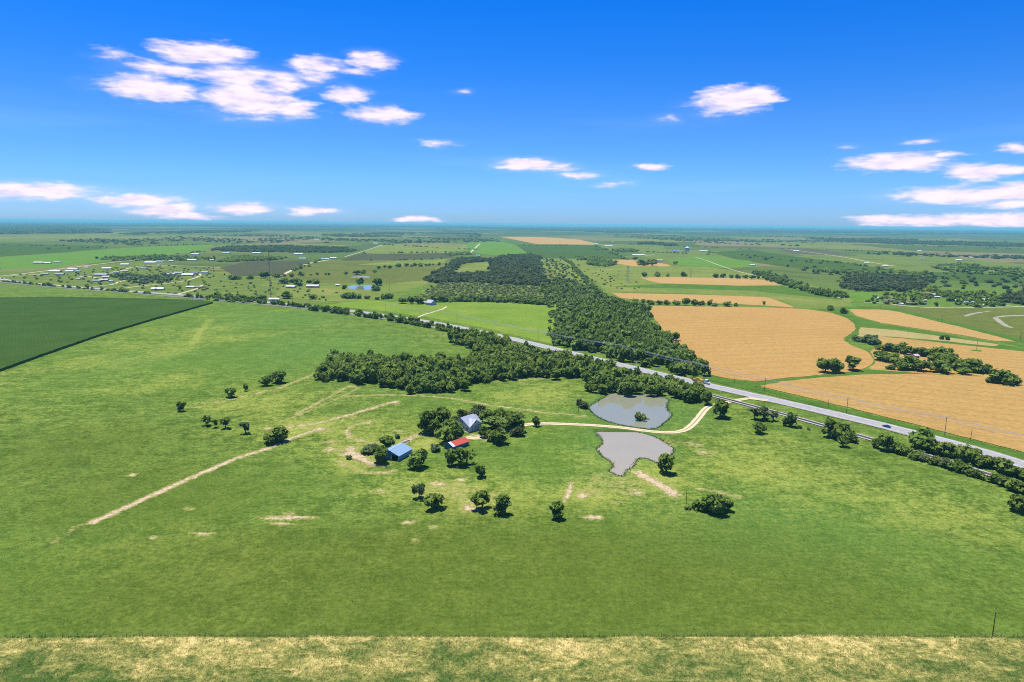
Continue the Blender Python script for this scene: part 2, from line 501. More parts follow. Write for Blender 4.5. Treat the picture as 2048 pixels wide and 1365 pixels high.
# drop the bed of the two ponds so that the water lies below the banks
for pond in (PONDN, PONDF):
    ii = np.where(near_m)[0]
    box = ii[(P[ii, 0] > pond[:, 0].min() - 8) & (P[ii, 0] < pond[:, 0].max() + 8) & (P[ii, 1] > pond[:, 1].min() - 8) & (P[ii, 1] < pond[:, 1].max() + 8)]
    d, _ = seg_dist(P[box], np.vstack([pond, pond[:1]]))
    ins = inside(P[box], pond)
    V[box, 2] = np.where(ins, -1.4 * np.clip(d / 4.0 + .25, 0, 1), -0.35 * np.clip(1 - d / 3.0, 0, 1))
    wet[box] = np.maximum(wet[box], np.where(~ins, np.clip(.7 - d / 3.5, 0, 1), 1))
    lush[box] = np.maximum(lush[box], np.where(~ins, np.clip(1.0 - d / 7.0, 0, 1), 0))
ny, nx = len(yr), len(ks)
idx = np.arange(ny * nx).reshape(ny, nx)
Q = np.stack([idx[:-1, :-1], idx[:-1, 1:], idx[1:, 1:], idx[1:, :-1]], -1).reshape(-1, 4)
gm = fast_mesh('ground', V, Q)
for nm, arr in (('bare', bare), ('dry', dry), ('wet', wet), ('lush', lush), ('straw', straw), ('olive', olive)):
    a = gm.attributes.new(nm, 'FLOAT', 'POINT'); a.data.foreach_set('value', arr.astype(np.float32))

M, T = new_mat('pasture_ground')
p = T.pos()
def cz(nz, k):                      # centred noise, stretched to roughly -k..k
    return T.math('MULTIPLY', T.math('SUBTRACT', nz, .5), k * 3.0)
n250 = T.noise(p, 1 / 240, 2, .5); n70 = T.noise(p, 1 / 60, 4, .55); n16 = T.noise(p, 1 / 15, 5, .6)
n5 = T.noise(p, 1 / 5.5, 5, .68); n2 = T.noise(p, 1 / 1.9, 4, .7); n1 = T.noise(p, 1.25, 4, .75)
aB, aD, aW, aL, aS, aO = (T.attr(k) for k in ('bare', 'dry', 'wet', 'lush', 'straw', 'olive'))
def add(*v):
    r = v[0]
    for q_ in v[1:]: r = T.math('ADD', r, q_)
    return r
c = T.mix(T.step(add(cz(n16, .5), cz(n5, .55), cz(n2, .45)), -.5, .5), (.060, .108, .014), (.160, .232, .038))
c = T.mix(T.math('MULTIPLY', T.step(n250, .40, .62), .45), c, (.098, .182, .024))
stk = T.noise(T.vmath('MULTIPLY', p, (.16, 1.0, 1.0)), 1 / 2.6, 4, .65, .5)
c = T.mix(T.math('MULTIPLY', T.step(cz(stk, 1.0), .1, .9), .40), c, (.195, .245, .058))
c = T.mix(T.math('MULTIPLY', T.step(cz(stk, 1.0), -.1, -.9), .40), c, (.045, .078, .012))
yel = add(T.math('MULTIPLY', aD, .58), cz(n70, .42), cz(n5, .45), cz(n2, .25))
c = T.mix(T.math('MULTIPLY', T.step(yel, .0, .8), .85), c, (.300, .325, .060))
c = T.mix(T.math('MULTIPLY', T.step(add(cz(n16, .5), cz(n1, .5)), .25, .9), .45), c, (.185, .150, .058))
c = T.mix(T.math('MULTIPLY', T.step(add(aO, cz(n70, .25), cz(n5, .25)), .1, .9), .62), c, (.086, .116, .014))
c = T.mix(T.math('MULTIPLY', T.step(add(cz(n16, .3), cz(n5, .6), cz(n2, .3)), .35, 1.0), .40), c, (.175, .125, .040))
c = T.mix(T.math('MULTIPLY', aL, .5), c, (.085, .190, .040))
c = T.mix(T.math('MULTIPLY', T.step(add(aW, cz(n5, .25)), .2, 1.0), .6), c, (.042, .066, .022))
# thin, worn grass: yellow halo then pale soil
bb = T.math('MULTIPLY', add(aB, cz(n5, .58), cz(n2, .55)), T.step(aB, .03, .16))
c = T.mix(T.math('MULTIPLY', T.step(bb, .0, .5), .75), c, (.29, .27, .080))
c = T.mix(T.math('MULTIPLY', T.step(bb, .48, 1.0), .92), c, (.53, .395, .265))
# sparse natural bald spots
c = T.mix(T.math('MULTIPLY', T.step(add(cz(n5, .5), cz(n2, .25), cz(n70, .35), T.math('MULTIPLY', aD, .52)), .52, 1.1), .85), c, (.45, .355, .19))
# long dry grass
stq = T.noise(T.vmath('MULTIPLY', p, (.8, 1.2, 1.0)), 1 / 9, 6, .66, .8)
st = add(cz(stq, .85), cz(n1, .35), cz(n2, .35), cz(n70, .65), T.math('MULTIPLY_ADD', aD, .62, -.20))
sc = T.mix(T.step(st, -.35, .55), (.062, .108, .020), (.29, .265, .070))
sc = T.mix(T.math('MULTIPLY', T.step(st, .25, 1.0), .9), sc, (.66, .50, .19))
c = T.mix(aS, c, sc)
g = add(cz(n2, .30), cz(n1, .38), cz(T.noise(p, 3.2, 2, .7), .25), T.math('MULTIPLY', T.step(cz(T.noise(p, 1 / 3.0, 4, .7), 1.0), -.35, -1.0), -.30))
c = T.mix(1.0, c, T.math('MAXIMUM', T.math('ADD', g, 1.0), .25), 'MULTIPLY')
# beyond a kilometre and a half: a quilt of fields
sp = T.n('ShaderNodeSeparateXYZ'); T.put(sp, 0, p)
mp = T.n('ShaderNodeMapping'); T.put(mp, 'Vector', p); mp.inputs['Rotation'].default_value = (0, 0, .42); mp.inputs['Scale'].default_value = (1 / 520, 1 / 900, 1)
vo = T.n('ShaderNodeTexVoronoi', distance='CHEBYCHEV'); T.put(vo, 'Vector', mp.outputs[0]); vo.inputs['Scale'].default_value = 1.0; vo.inputs['Randomness'].default_value = .75
vs = T.n('ShaderNodeSeparateColor'); T.put(vs, 0, vo.outputs['Color'])
q = T.ramp(vs.outputs[0], [(0, (.085, .150, .022)), (.18, (.150, .205, .030)), (.34, (.105, .150, .026)), (.48, (.215, .215, .045)), (.60, (.062, .112, .020)), (.72, (.240, .190, .090)), (.82, (.155, .180, .036)), (.93, (.100, .088, .055))], 'CONSTANT')
q = T.mix(T.math('MULTIPLY', T.noise(p, 1 / 45, 4, .65), .75), q, (.105, .120, .040))
q = T.mix(T.math('MULTIPLY', T.step(T.noise(p, 1 / 130, 5, .62), .50, .68), .55), q, (.045, .072, .028))
fw = T.math('MULTIPLY', T.step(sp.outputs[1], 5500, 11000), T.step(T.noise(T.vmath('MULTIPLY', p, (.4, 1.0, 1.0)), 1 / 900, 5, .6), .40, .52))
q = T.mix(T.math('MULTIPLY', fw, .85), q, (.030, .050, .022))
c = T.mix(T.step(sp.outputs[1], 1150, 1650), c, q)
hgt = T.math('ADD', T.math('MULTIPLY', n2, .6), T.math('MULTIPLY', n1, .4))
T.out(T.bsdf(c, 1.0, .0, T.bump(hgt, .75, .55)))
ground = link('ground', gm, M)
ground['kind'] = 'structure'; ground['label'] = 'broad green pasture and farmland plain running to the horizon'

# ------------------------------------------------------------------ field materials
def field_mat(name, a, b, c3, fine=.5, rows=0.0, rowang=0.0, rowdist=2.0, rowamt=.35, big=60.0):
    M, T = new_mat(name)
    p = T.pos()
    n1 = T.noise(p, 1 / big, 4, .55); n2 = T.noise(p, 1 / (big * .13), 5, .65); n3 = T.noise(p, fine, 5, .75)
    cz_ = lambda q_, k: T.math('MULTIPLY', T.math('SUBTRACT', q_, .5), 3.0 * k)
    c = T.mix(T.step(T.math('ADD', cz_(n2, .5), cz_(n1, .5)), -.6, .6), a, b)
    c = T.mix(T.math('MULTIPLY', T.step(T.math('ADD', cz_(n1, .7), cz_(n2, .3)), .1, .8), .8), c, c3)
    if rows:
        mp = T.n('ShaderNodeMapping'); T.put(mp, 'Vector', p); mp.inputs['Rotation'].default_value = (0, 0, rowang)
        wv = T.n('ShaderNodeTexWave', wave_type='BANDS', bands_direction='X'); T.put(wv, 'Vector', mp.outputs[0])
        wv.inputs['Scale'].default_value = .314 / rows; wv.inputs['Distortion'].default_value = rowdist; wv.inputs['Detail'].default_value = 1.5; wv.inputs['Detail Scale'].default_value = .10
        c = T.mix(T.math('MULTIPLY', T.math('MULTIPLY', T.step(wv.outputs[1], .55, .98), T.step(n2, .36, .58)), rowamt * 1.6), c, tuple(k * .86 for k in c3))
    c = T.mix(1.0, c, T.math('MAXIMUM', T.math('ADD', cz_(n3, .38), 1.0), .3), 'MULTIPLY')
    T.out(T.bsdf(c, 1.0, 0.0, T.bump(n3, .5, .5)))
    return M
WHEAT = field_mat('wheat_stubble', (.365, .215, .062), (.435, .262, .084), (.285, .205, .062), .28, 19, 1.32, 14.0, .20, 90)
WHEAT3 = field_mat('wheat_stubble_dull', (.355, .218, .064), (.425, .262, .082), (.285, .210, .060), .28, 16, 2.2, 10.0, .25, 60)
WHEAT2 = field_mat('wheat_stubble_far', (.39, .235, .074), (.45, .285, .096), (.33, .235, .085), .3, 14, 1.2, 4.0, .25, 120)
CORN = field_mat('corn_rows', (.036, .078, .014), (.060, .108, .020), (.050, .086, .015), .9, 3.0, -.62, .8, .35, 45)
CORNF = field_mat('row_crop', (.050, .095, .016), (.072, .122, .020), (.065, .088, .020), .3, 14, .5, 1.0, .45, 160)
BRIGHT = field_mat('bright_grass', (.115, .205, .022), (.180, .260, .032), (.260, .275, .045), .35, 16, 1.45, 5.0, .3, 50)
YELLOWG = field_mat('yellow_grass', (.115, .170, .028), (.205, .225, .046), (.29, .245, .080), .2, 0, 0, 0, 0, 90)
MIXG = field_mat('mixed_yard_grass', (.085, .135, .024), (.165, .200, .040), (.27, .23, .085), .2, 0, 0, 0, 0, 45)
DULL = field_mat('dull_grass', (.085, .115, .022), (.150, .160, .034), (.100, .090, .035), .2, 0, 0, 0, 0, 120)
PLOUGH = field_mat('dark_tilled', (.060, .068, .030), (.095, .090, .045), (.058, .082, .024), .2, 18, .4, 1.0, .35, 120)
LUSH = field_mat('lush_green', (.085, .185, .020), (.130, .225, .028), (.120, .180, .026), .3, 0, 0, 0, 0, 70)
DITCH = field_mat('ditch_grass', (.050, .118, .015), (.100, .175, .024), (.165, .190, .035), .5, 0, 0, 0, 0, 20)
PALEG = field_mat('pale_rough_grass', (.28, .235, .080), (.40, .315, .12), (.19, .195, .055), .4, 0, 0, 0, 0, 25)

_fz = [0]
def field(name, px, z, mat, label, jit=1.0, step=7.0, smooth=0):
    _fz[0] += 1
    o = poly_sheet(name, GL(px), z + .0017 * _fz[0], mat, step, jit, smooth)
    o['label'] = label
    return o
# fields beyond the highway, farthest first
field('pasture_field', [(-80,548),(0,557),(200,578),(440,594),(640,611),(640,600),(560,588),(560,556),(440,548),(300,521),(120,538)], .03, MIXG, 'yellowish rough pasture between the settlement and highway', 3, 15)
field('crop_field', [(0,514),(0,489),(120,490),(212,492),(200,499),(100,507)], .06, CORNF, 'dark green crop block beyond the settlement', 2, 40)
field('crop_field', [(0,541),(0,515),(100,508),(205,500),(300,493),(430,490),(405,503),(300,514),(230,521),(120,535)], .05, LUSH, 'bright green crop field behind the row of mobile homes', 2, 30)
field('crop_field', [(440,536),(500,522),(625,521),(590,536),(560,552),(470,553)], .07, PLOUGH, 'dark purple brown tilled field beside the settlement', 2, 18)
field('crop_field', [(690,517),(715,509),(800,508),(912,506),(905,516),(800,520),(680,522)], .07, PLOUGH, 'dark tilled strip below the far farmhouse', 2, 25)
field('pasture_field', [(720,507),(765,490),(930,490),(950,500),(912,506),(800,508)], .06, YELLOWG, 'pale yellow green field behind the dark tilled strip', 2, 30)
field('pasture_field', [(560,553),(600,536),(640,522),(690,520),(905,518),(880,530),(860,545),(850,560),(780,568),(640,566)], .05, DULL, 'dull olive pasture with a line of oaks', 3, 18)
field('pasture_field', [(712,530),(780,523),(895,519),(885,527),(850,532),(790,533)], .09, YELLOWG, 'yellow grass strip under the line of oaks', 2, 15)
field('pasture_field', [(760,600),(770,590),(850,572),(860,560),(800,566),(760,575),(640,572),(560,575),(550,590),(640,604)], .08, YELLOWG, 'yellow green pasture around the small far pond', 3, 12)
field('pasture_field', [(640,612),(730,600),(800,606),(870,602),(1000,606),(1100,610),(1103,640),(1102,688),(1050,676),(960,655),(850,634),(760,622),(690,615)], .10, BRIGHT, 'bright green mown field between highway and brush', 1.5, 8)
field('crop_field', [(930,500),(938,484),(1000,483),(1030,490),(1060,510),(1000,512),(960,508)], .06, LUSH, 'bright green field beside a pale farm track', 2, 30)
field('wheat_field', [(1000,474),(1060,474),(1110,476),(1160,480),(1190,487),(1188,490),(1110,489),(1075,489),(1035,481)], .07, WHEAT2, 'distant tan stubble field near the horizon', 2, 40)
field('crop_field', [(1032,490),(1110,490),(1190,491),(1222,503),(1254,519),(1150,518),(1070,517)], .06, CORNF, 'large dark green crop block in the middle distance', 2, 25)
field('pasture_field', [(1010,512),(1075,512),(1140,518),(1215,518),(1180,560),(1150,565),(1100,540)], .05, YELLOWG, 'yellow green glade behind the wooded creek', 3, 15)
field('pasture_field', [(900,548),(930,532),(960,525),(985,524),(982,545),(940,547)], .09, YELLOWG, 'small clearing of yellow grass inside the dark wood', 2, 10)
field('pasture_field', [(1145,521),(1215,522),(1290,530),(1420,535),(1560,556),(1700,590),(1705,612),(1600,618),(1560,600),(1400,588),(1260,585),(1215,585),(1180,555)], .05, YELLOWG, 'wide yellow green pasture between the tan stubble fields', 3, 18)
field('crop_field', [(1330,521),(1400,512),(1500,522),(1520,534),(1440,537),(1350,530)], .08, LUSH, 'vivid green meadow below the grain silo', 3, 18)
field('wheat_field', [(1212,520),(1260,520),(1292,523),(1335,529),(1342,533),(1300,534),(1262,533),(1232,527)], .11, WHEAT2, 'small tan stubble plot behind a dark oak', 1.5, 10)
field('wheat_field', [(1280,555),(1360,555),(1500,557),(1545,563),(1560,571),(1480,572),(1320,567),(1298,562)], .11, WHEAT2, 'long tan stubble strip with oaks along its back', 1, 12)
field('grass_strip', [(1220,574),(1330,568),(1560,572),(1700,596),(1680,600),(1500,582),(1380,578)], .10, DITCH, 'dark green swale between two stubble strips', 2, 14)
field('wheat_field', [(1222,586),(1300,588),(1400,590),(1512,594),(1540,596),(1592,616),(1560,614),(1480,609),(1380,606),(1280,601),(1240,596)], .12, WHEAT2, 'tan stubble strip behind the hedge of oaks', 1, 10)
field('crop_field', [(1420,505),(1500,500),(1580,512),(1700,527),(1812,545),(1720,548),(1640,541),(1560,533),(1480,521)], .06, CORNF, 'dark green crop band right of the grain silo', 2, 30)
field('crop_field', [(1840,545),(1930,545),(2048,552),(2080,570),(1960,566),(1870,558)], .06, CORNF, 'dark green crop band behind the right hand hamlet', 2, 25)
field('pasture_field', [(1700,600),(1690,587),(1740,584),(1760,590),(1790,604),(1760,608)], .08, LUSH, 'bright green paddock at the end of the long hedge', 1.5, 12)
field('crop_field', [(1750,612),(1850,616),(1950,617),(2100,620),(2140,700),(2048,690),(1960,668),(1870,644),(1800,622)], .07, DULL, 'grey green tilled field with pale washed out gullies', 2, 12)
field('grass_strip', [(1690,618),(1740,612),(1800,618),(1900,643),(2000,668),(2120,700),(2120,708),(2040,694),(1950,668),(1850,640),(1780,624)], .10, DITCH, 'green grass margin along the long tan strip', 1.5, 9)
field('wheat_field', [(1697,619),(1770,620),(1800,625),(1860,640),(1950,662),(2032,684),(1990,683),(1930,672),(1850,660),(1760,646),(1712,632)], .14, WHEAT2, 'long tapering tan stubble strip below the hamlet', 1, 9)
field('grass_strip', [(1600,620),(1690,618),(1700,632),(1760,648),(1860,664),(1980,686),(2120,712),(2120,730),(1900,690),(1800,676),(1720,670),(1690,682),(1700,650)], .11, DITCH, 'green winding grass waterway between stubble fields', 1.2, 7)
field('grass_strip', [(1720,655),(1800,662),(1900,676),(2000,690),(1990,694),(1880,682),(1780,674),(1715,676)], .15, PALEG, 'pale seeding grass in the winding waterway', 1.2, 7)
field('wheat_field', [(1757,674),(1800,677),(1900,688),(2048,704),(2140,716),(2140,775),(2048,766),(1990,758),(1930,752),(1750,746),(1740,738),(1752,722),(1740,704),(1760,690)], .13, WHEAT3, 'tan stubble field around the grove of trees', 1, 7)
field('wheat_field', [(1292,613),(1350,612),(1450,614),(1520,615),(1600,618),(1655,624),(1692,636),(1709,648),(1712,660),(1697,671),(1684,680),(1702,691),(1738,705),(1749,722),(1738,736),(1690,746),(1634,751),(1570,757),(1510,764),(1470,760),(1430,753),(1412,747),(1380,712),(1330,668)], .16, WHEAT, 'large golden stubble field beside the wooded creek', 1, 6, 1)
field('grass_strip', [(1400,752),(1440,757),(1510,766),(1570,759),(1640,752),(1700,746),(1745,740),(1850,748),(1960,752),(1960,758),(1850,752),(1740,751),(1640,758),(1560,766),(1500,772),(1560,786),(1640,806),(1700,820),(1800,846),(1900,870),(2000,896),(2120,926),(2120,940),(2048,922),(1900,880),(1800,854),(1697,829),(1600,806),(1500,781),(1420,763)], .18, DITCH, 'green ditch between the highway and stubble fields', .8, 5)
field('wheat_field', [(1503,769),(1560,764),(1640,756),(1740,749),(1850,749),(1960,754),(2048,764),(2140,772),(2140,930),(2048,906),(1960,883),(1900,868),(1800,842),(1700,817),(1620,797),(1550,781)], .22, WHEAT3, 'golden stubble field alongside the highway with power poles', .8, 5)
field('grass_strip', [(1370,744),(1410,750),(1450,757),(1500,766),(1560,760),(1560,766),(1510,774),(1440,764),(1380,752)], .24, DITCH, 'lush green corner of the ditch by the farm turnoff', .6, 4)
# corn block: a stand about two metres high
CF = GL([(-140,800),(0,744),(100,708),(200,673),(300,643),(360,626),(427,607),(400,603.5),(300,600.5),(200,598.5),(100,597),(-140,600)])
corn_edge = resample(CF, 4.0, True)
corn_edge = corn_edge + rng.normal(0, .22, corn_edge.shape)
from mathutils.geometry import tessellate_polygon
tri = [tuple(t) for t in tessellate_polygon([[Vector((a[0], a[1], 0)) for a in corn_edge]])]
tri = [t if np.cross(corn_edge[t[1]] - corn_edge[t[0]], corn_edge[t[2]] - corn_edge[t[0]]) > 0 else (t[0], t[2], t[1]) for t in tri]
n = len(corn_edge)
hts = 2.3 + rng.normal(0, .12, n)
vv = [(a[0], a[1], h) for a, h in zip(corn_edge, hts)] + [(a[0], a[1], 0) for a in corn_edge]
ff = tri + [(i, (i + 1) % n, n + (i + 1) % n, n + i) for i in range(n)]
co = link('corn_field', mesh('corn_field', vv, ff), CORN)
tag(co, 'dense dark green block of standing corn with a sharp edge', None, None, 'stuff')
co['category'] = 'crop'

# ------------------------------------------------------------------ water
def water_mat(name, col, rough, ripple):
    M, T = new_mat(name)
    p = T.pos()
    n = T.noise(p, .9, 4, .6)
    c = T.mix(T.noise(p, 1 / 18, 3, .5), tuple(k * .92 for k in col), tuple(min(1, k * 1.06) for k in col))
    T.out(T.bsdf(c, rough, .38, T.bump(n, ripple, .05)))
    return M
WMUD = water_mat('muddy_water', (.350, .306, .198), .22, .03)
WFAR = water_mat('still_pond_water', (.255, .258, .165), .05, .03)
o = poly_sheet('pond_water', PONDN, -.22, WMUD, 2.0, .25, 1); o['label'] = 'pale milky grey pond with a pointed southern arm below the driveway'
o = poly_sheet('pond_water', PONDF, -.20, WFAR, 2.0, .25, 1); o['label'] = 'pond with a small bushy islet, mirroring trees of its far bank'
o = poly_sheet('pond_water', GL([(693,577),(700,571),(720,570.5),(745,570.5),(748,575),(742,580),(715,580.5)]), .16, WFAR, 4, .5, 1); o['label'] = 'small far pond between two oaks beyond the highway'
o = poly_sheet('pond_water', GL([(698,555),(715,552.5),(742,553.5),(738,556),(712,556)]), .16, WMUD, 5, .5, 1); o['label'] = 'sliver of bright pond under an oak clump'
o = poly_sheet('pond_water', GL([(1778,594),(1792,591.5),(1806,595),(1812,599),(1800,598),(1785,595.5)]), .16, WMUD, 5, .5, 1); o['label'] = 'narrow glinting pond beside the white shed'
for px, lb in (([(1984,635),(1993,634),(2004,643),(2020,654),(2030,657),(2016,656),(1998,648)], 'pale washed gully curving through the grey green field'), ([(1926,633),(1938,628),(1965,624),(1990,622),(1965,625.5),(1942,630.5),(1932,634)], 'thin pale wash line across the grey green field'), ([(1985,634.5),(2010,631.5),(2060,630.5),(2060,632.5),(2012,633.5),(1995,636)], 'thin pale wash line meeting the curving gully')):
    o = poly_sheet('dirt_wash', GL(px), .19, field_mat('pale_silt', (.27, .26, .17), (.36, .34, .25), (.22, .24, .12)), 3, .6, 1); o['label'] = lb

# ------------------------------------------------------------------ highway
def road_mat(name, base, dark, streak=True):
    M, T = new_mat(name)
    p = T.pos(); u = T.attr('u')
    n = T.noise(p, .35, 5, .65); n2 = T.noise(p, 2.0, 3, .6)
    c = T.mix(T.step(n, .35, .68), base, dark)
    if streak:
        tr = T.math('MULTIPLY', T.step(T.math('ABSOLUTE', T.math('SUBTRACT', T.math('ABSOLUTE', u), .42)), .22, .02), .35)
        c = T.mix(tr, c, dark)
    c = T.mix(1.0, c, T.math('MULTIPLY_ADD', n2, .5, .75), 'MULTIPLY')
    T.out(T.bsdf(c, .85, .3))
    return M
ASPH = road_mat('weathered_asphalt', (.365, .355, .335), (.265, .26, .25))
SHOULD = road_mat('shoulder_asphalt', (.42, .41, .40), (.34, .33, .32), False)
hw = strip('highway', ROAD, 9.0, .34, ASPH); hw['label'] = 'two lane grey highway crossing the farmland diagonally'
strip('shoulder', ROAD, 2.0, .32, SHOULD, hw, off=5.3); strip('shoulder', ROAD, 2.0, .32, SHOULD, hw, off=-5.3)
Mw, T = new_mat('white_line'); T.out(T.bsdf((.72, .72, .70), .7, .3))
My, T = new_mat('yellow_line'); T.out(T.bsdf((.62, .42, .06), .7, .3))
for off, m_ in ((4.3, Mw), (-4.3, Mw), (.16, My), (-.16, My)):
    strip('road_marking', ROAD, .14, .346, m_, hw, off=off)
# gravel verge below the road so that it does not float above the grass
M, T = new_mat('verge_gravel'); p = T.pos()
T.out(T.bsdf(T.mix(T.step(T.noise(p, .5, 5, .7), .4, .65), (.12, .155, .05), (.30, .26, .17)), 1, 0))
VERGE = M
strip('verge', ROAD, 15.0, .27, VERGE, hw, jit=.35)

# ------------------------------------------------------------------ railway
M, T = new_mat('ballast'); p = T.pos(); u = T.attr('u')
c = T.mix(T.noise(p, 3, 4, .7), (.30, .28, .26), (.46, .44, .42))
c = T.mix(T.math('MULTIPLY', T.step(T.math('ABSOLUTE', u), .55, .35), .75), c, (.14, .115, .10))
T.out(T.bsdf(c, 1, .1)); BALL = M
rw = strip('railway', RAIL, 6.2, .42, BALL, jit=.12); rw['label'] = 'single railway track on pale ballast running beside the highway'
MR, T = new_mat('rail_steel'); T.out(T.bsdf((.20, .13, .10), .5, .5, metal=.4))
MS, T = new_mat('sleeper_wood'); T.out(T.bsdf((.055, .042, .035), .9, .1))
Ton = np.gradient(RAIL, axis=0); Ton /= np.linalg.norm(Ton, axis=1)[:, None]
Nn = np.stack([Ton[:, 1], -Ton[:, 0]], 1)
for s_ in (-1, 1):
    b = MB()
    L = RAIL + Nn * .72 * s_
    for i in range(len(L) - 1):
        b.tube((*L[i], .62), (*L[i + 1], .62), .07, None, 4)
    b.build('rail', MR, rw)
fineR = resample(RAIL[RAIL[:, 1] < 520], .65)
Tn = np.gradient(fineR, axis=0); Tn /= np.linalg.norm(Tn, axis=1)[:, None]
b = MB()
for q_, t_ in zip(fineR, Tn):
    nrm = np.array([t_[1], -t_[0]])
    c4 = [q_ + nrm * 1.3 - t_ * .12, q_ + nrm * 1.3 + t_ * .12, q_ - nrm * 1.3 + t_ * .12, q_ - nrm * 1.3 - t_ * .12]
    b.slab([(k[0], k[1], .53) for k in c4], .2)
so = b.build('sleepers', MS, rw); so['kind'] = 'stuff'

# ------------------------------------------------------------------ driveway and lanes
M, T = new_mat('caliche_track'); p = T.pos(); u = T.attr('u')
n = T.noise(p, .8, 5, .7); n3 = T.noise(p, 1 / 6, 4, .6)
c = T.mix(n, (.56, .44, .26), (.70, .57, .36))
mid = T.math('ADD', T.step(T.math('ABSOLUTE', u), .34, .04), T.math('MULTIPLY', T.math('SUBTRACT', n, .5), 1.5))
c = T.mix(T.math('MULTIPLY', T.step(T.math('ADD', mid, T.math('SUBTRACT', n3, .55)), .2, .75), .85), c, (.24, .22, .08))
edge = T.math('ADD', T.step(T.math('ABSOLUTE', u), .72, 1.0), T.math('MULTIPLY', T.math('SUBTRACT', n, .5), 1.4))
c = T.mix(T.math('MULTIPLY', T.step(edge, .35, .9), .9), c, (.20, .21, .06))
T.out(T.bsdf(c, 1, 0)); CAL = M
o = strip('driveway', DRIVE, 4.8, .10, CAL, jit=.15); o['label'] = 'cream dirt driveway curving from the highway between the two ponds'
M, T = new_mat('pale_lane'); p = T.pos()
T.out(T.bsdf(T.mix(T.noise(p, .25, 4, .6), (.46, .39, .23), (.60, .50, .32)), 1, 0)); LANE = M
def lane(px, wd, label, z=.265, m_=None):
    _fz[0] += 1; z = z + .0008 * _fz[0] if z < .3 else z
    o = strip('dirt_lane', resample(smooth_line(GL(px), 2), 6.0), wd, z, m_ or LANE, jit=.3)
    o['label'] = label
lane([(-60,560),(0,553),(60,546.5),(125,538),(180,531),(250,522.5),(300,518)], 7, 'pale lane along the upper row of homes')
lane([(186,574),(205,572),(228,569.5),(240,563),(262,559),(300,556),(322,549),(332,545)], 6, 'winding dirt lane climbing to the grey roofed homes')
lane([(216,547),(235,545),(262,535),(290,532),(330,531.5),(395,533.5),(440,536)], 6, 'pale lane past the small brown roofed home')
lane([(352,590),(378,583),(398,577),(404,571)], 5, 'short dirt drive from the highway to the white house')
lane([(250,577),(280,573),(330,568),(375,562),(398,554),(402,549),(396,548)], 5, 'thin dirt lane looping behind the pale mobile home')
lane([(158,555),(170,552),(195,557),(215,557)], 5, 'short sandy drive between parked sheds')
lane([(20,552),(50,550),(80,550)], 8, 'sandy yard track by the grey shed')
lane([(560,553),(580,543),(600,534),(622,526),(660,520)], 9, 'broad pinkish field road between dark tilled land and pasture')
lane([(690,514),(720,505),(745,497),(765,490)], 5, 'faint farm track beside the pale yellow field')
lane([(938,508),(947,500),(955,492),(960,488)], 8, 'bright straight farm track by the blue roofed farm')
lane([(832,637),(848,630),(870,624),(888,618),(893,614)], 3.4, 'faint two wheel track to the gabled barn')
lane([(1390,515),(1415,522),(1440,532),(1480,545),(1540,558),(1600,576),(1660,592),(1690,598)], 4, 'grey farm road running along the long hedge')
lane([(1570,498),(1640,508),(1690,515),(1740,525),(1790,533)], 7, 'distant pale road past scattered sheds')
lane([(1728,605),(1770,607),(1810,613),(1870,617),(1960,616),(2060,614)], 5, 'grey lane through the right hand hamlet')
lane([(1900,596),(1920,602),(1960,606),(2010,612),(2060,616)], 5, 'dusty lane between the hamlet trees')
lane([(1240,513),(1262,513),(1300,511),(1310,510)], 10, 'cream yard track beside the long white barn')
lane([(1180,489),(1200,490),(1235,491)], 14, 'pale yard track of the far white farm')
lane([(1340,501),(1370,502),(1400,502)], 8, 'cream yard between the silo and shed')
lane([(1497,797.5),(1520,800),(1535,802)], 6, 'gravel apron joining driveway and highway', .36)

# ------------------------------------------------------------------ foliage
def leaf_mat(name, dark, light, warm):
    M, T = new_mat(name)
    t = T.attr('tint')
    oi = T.n('ShaderNodeObjectInfo').outputs['Random']
    c = T.mix(t, dark, light)
    c = T.mix(T.math('MULTIPLY', oi, .38), c, warm)
    pn = T.pos()
    v1 = T.noise(pn, 1 / 11, 2, .5); v2 = T.noise(pn, 1 / 60, 2, .5)
    c = T.mix(T.math('MULTIPLY', T.step(v1, .50, .66), .55), c, tuple(k * 1.15 for k in warm))
    c = T.mix(T.math('MULTIPLY', T.step(v2, .48, .64), .35), c, tuple(k * .62 for k in warm))
    c = T.mix(T.math('MULTIPLY', T.step(v1, .44, .30), .55), c, tuple(k * 1.1 for k in dark))
    gn = T.n('ShaderNodeNewGeometry').outputs['Normal']
    soft = T.vmath('NORMALIZE', T.vmath('ADD', T.vmath('MULTIPLY', gn, (.75, .75, .75)), (0, 0, .62)))     # shading normals bent skyward to brighten leaf faces turned from the sun
    df = T.n('ShaderNodeBsdfDiffuse'); T.put(df, 0, c); T.put(df, 'Normal', soft)
    tl = T.n('ShaderNodeBsdfTranslucent'); T.put(tl, 0, T.mix(.5, c, (.10, .16, .02)))
    mx = T.n('ShaderNodeMixShader'); mx.inputs[0].default_value = .42
    T.t.links.new(df.outputs[0], mx.inputs[1]); T.t.links.new(tl.outputs[0], mx.inputs[2])
    T.out(mx.outputs[0])
    return M
LEAF = leaf_mat('oak_leaves', (.054, .110, .024), (.268, .390, .072), (.275, .350, .060))
LEAFY = leaf_mat('pale_leaves', (.095, .170, .042), (.310, .440, .110), (.32, .39, .10))
LEAFG = leaf_mat('grey_green_leaves', (.070, .115, .050), (.220, .300, .125), (.23, .27, .11))
LEAFD = leaf_mat('dusky_leaves', (.042, .070, .030), (.145, .200, .075), (.165, .165, .065))
LEAFS = leaf_mat('scrub_leaves', (.10, .15, .048), (.27, .35, .115), (.29, .32, .11))
M, T = new_mat('bark'); p = T.objco()
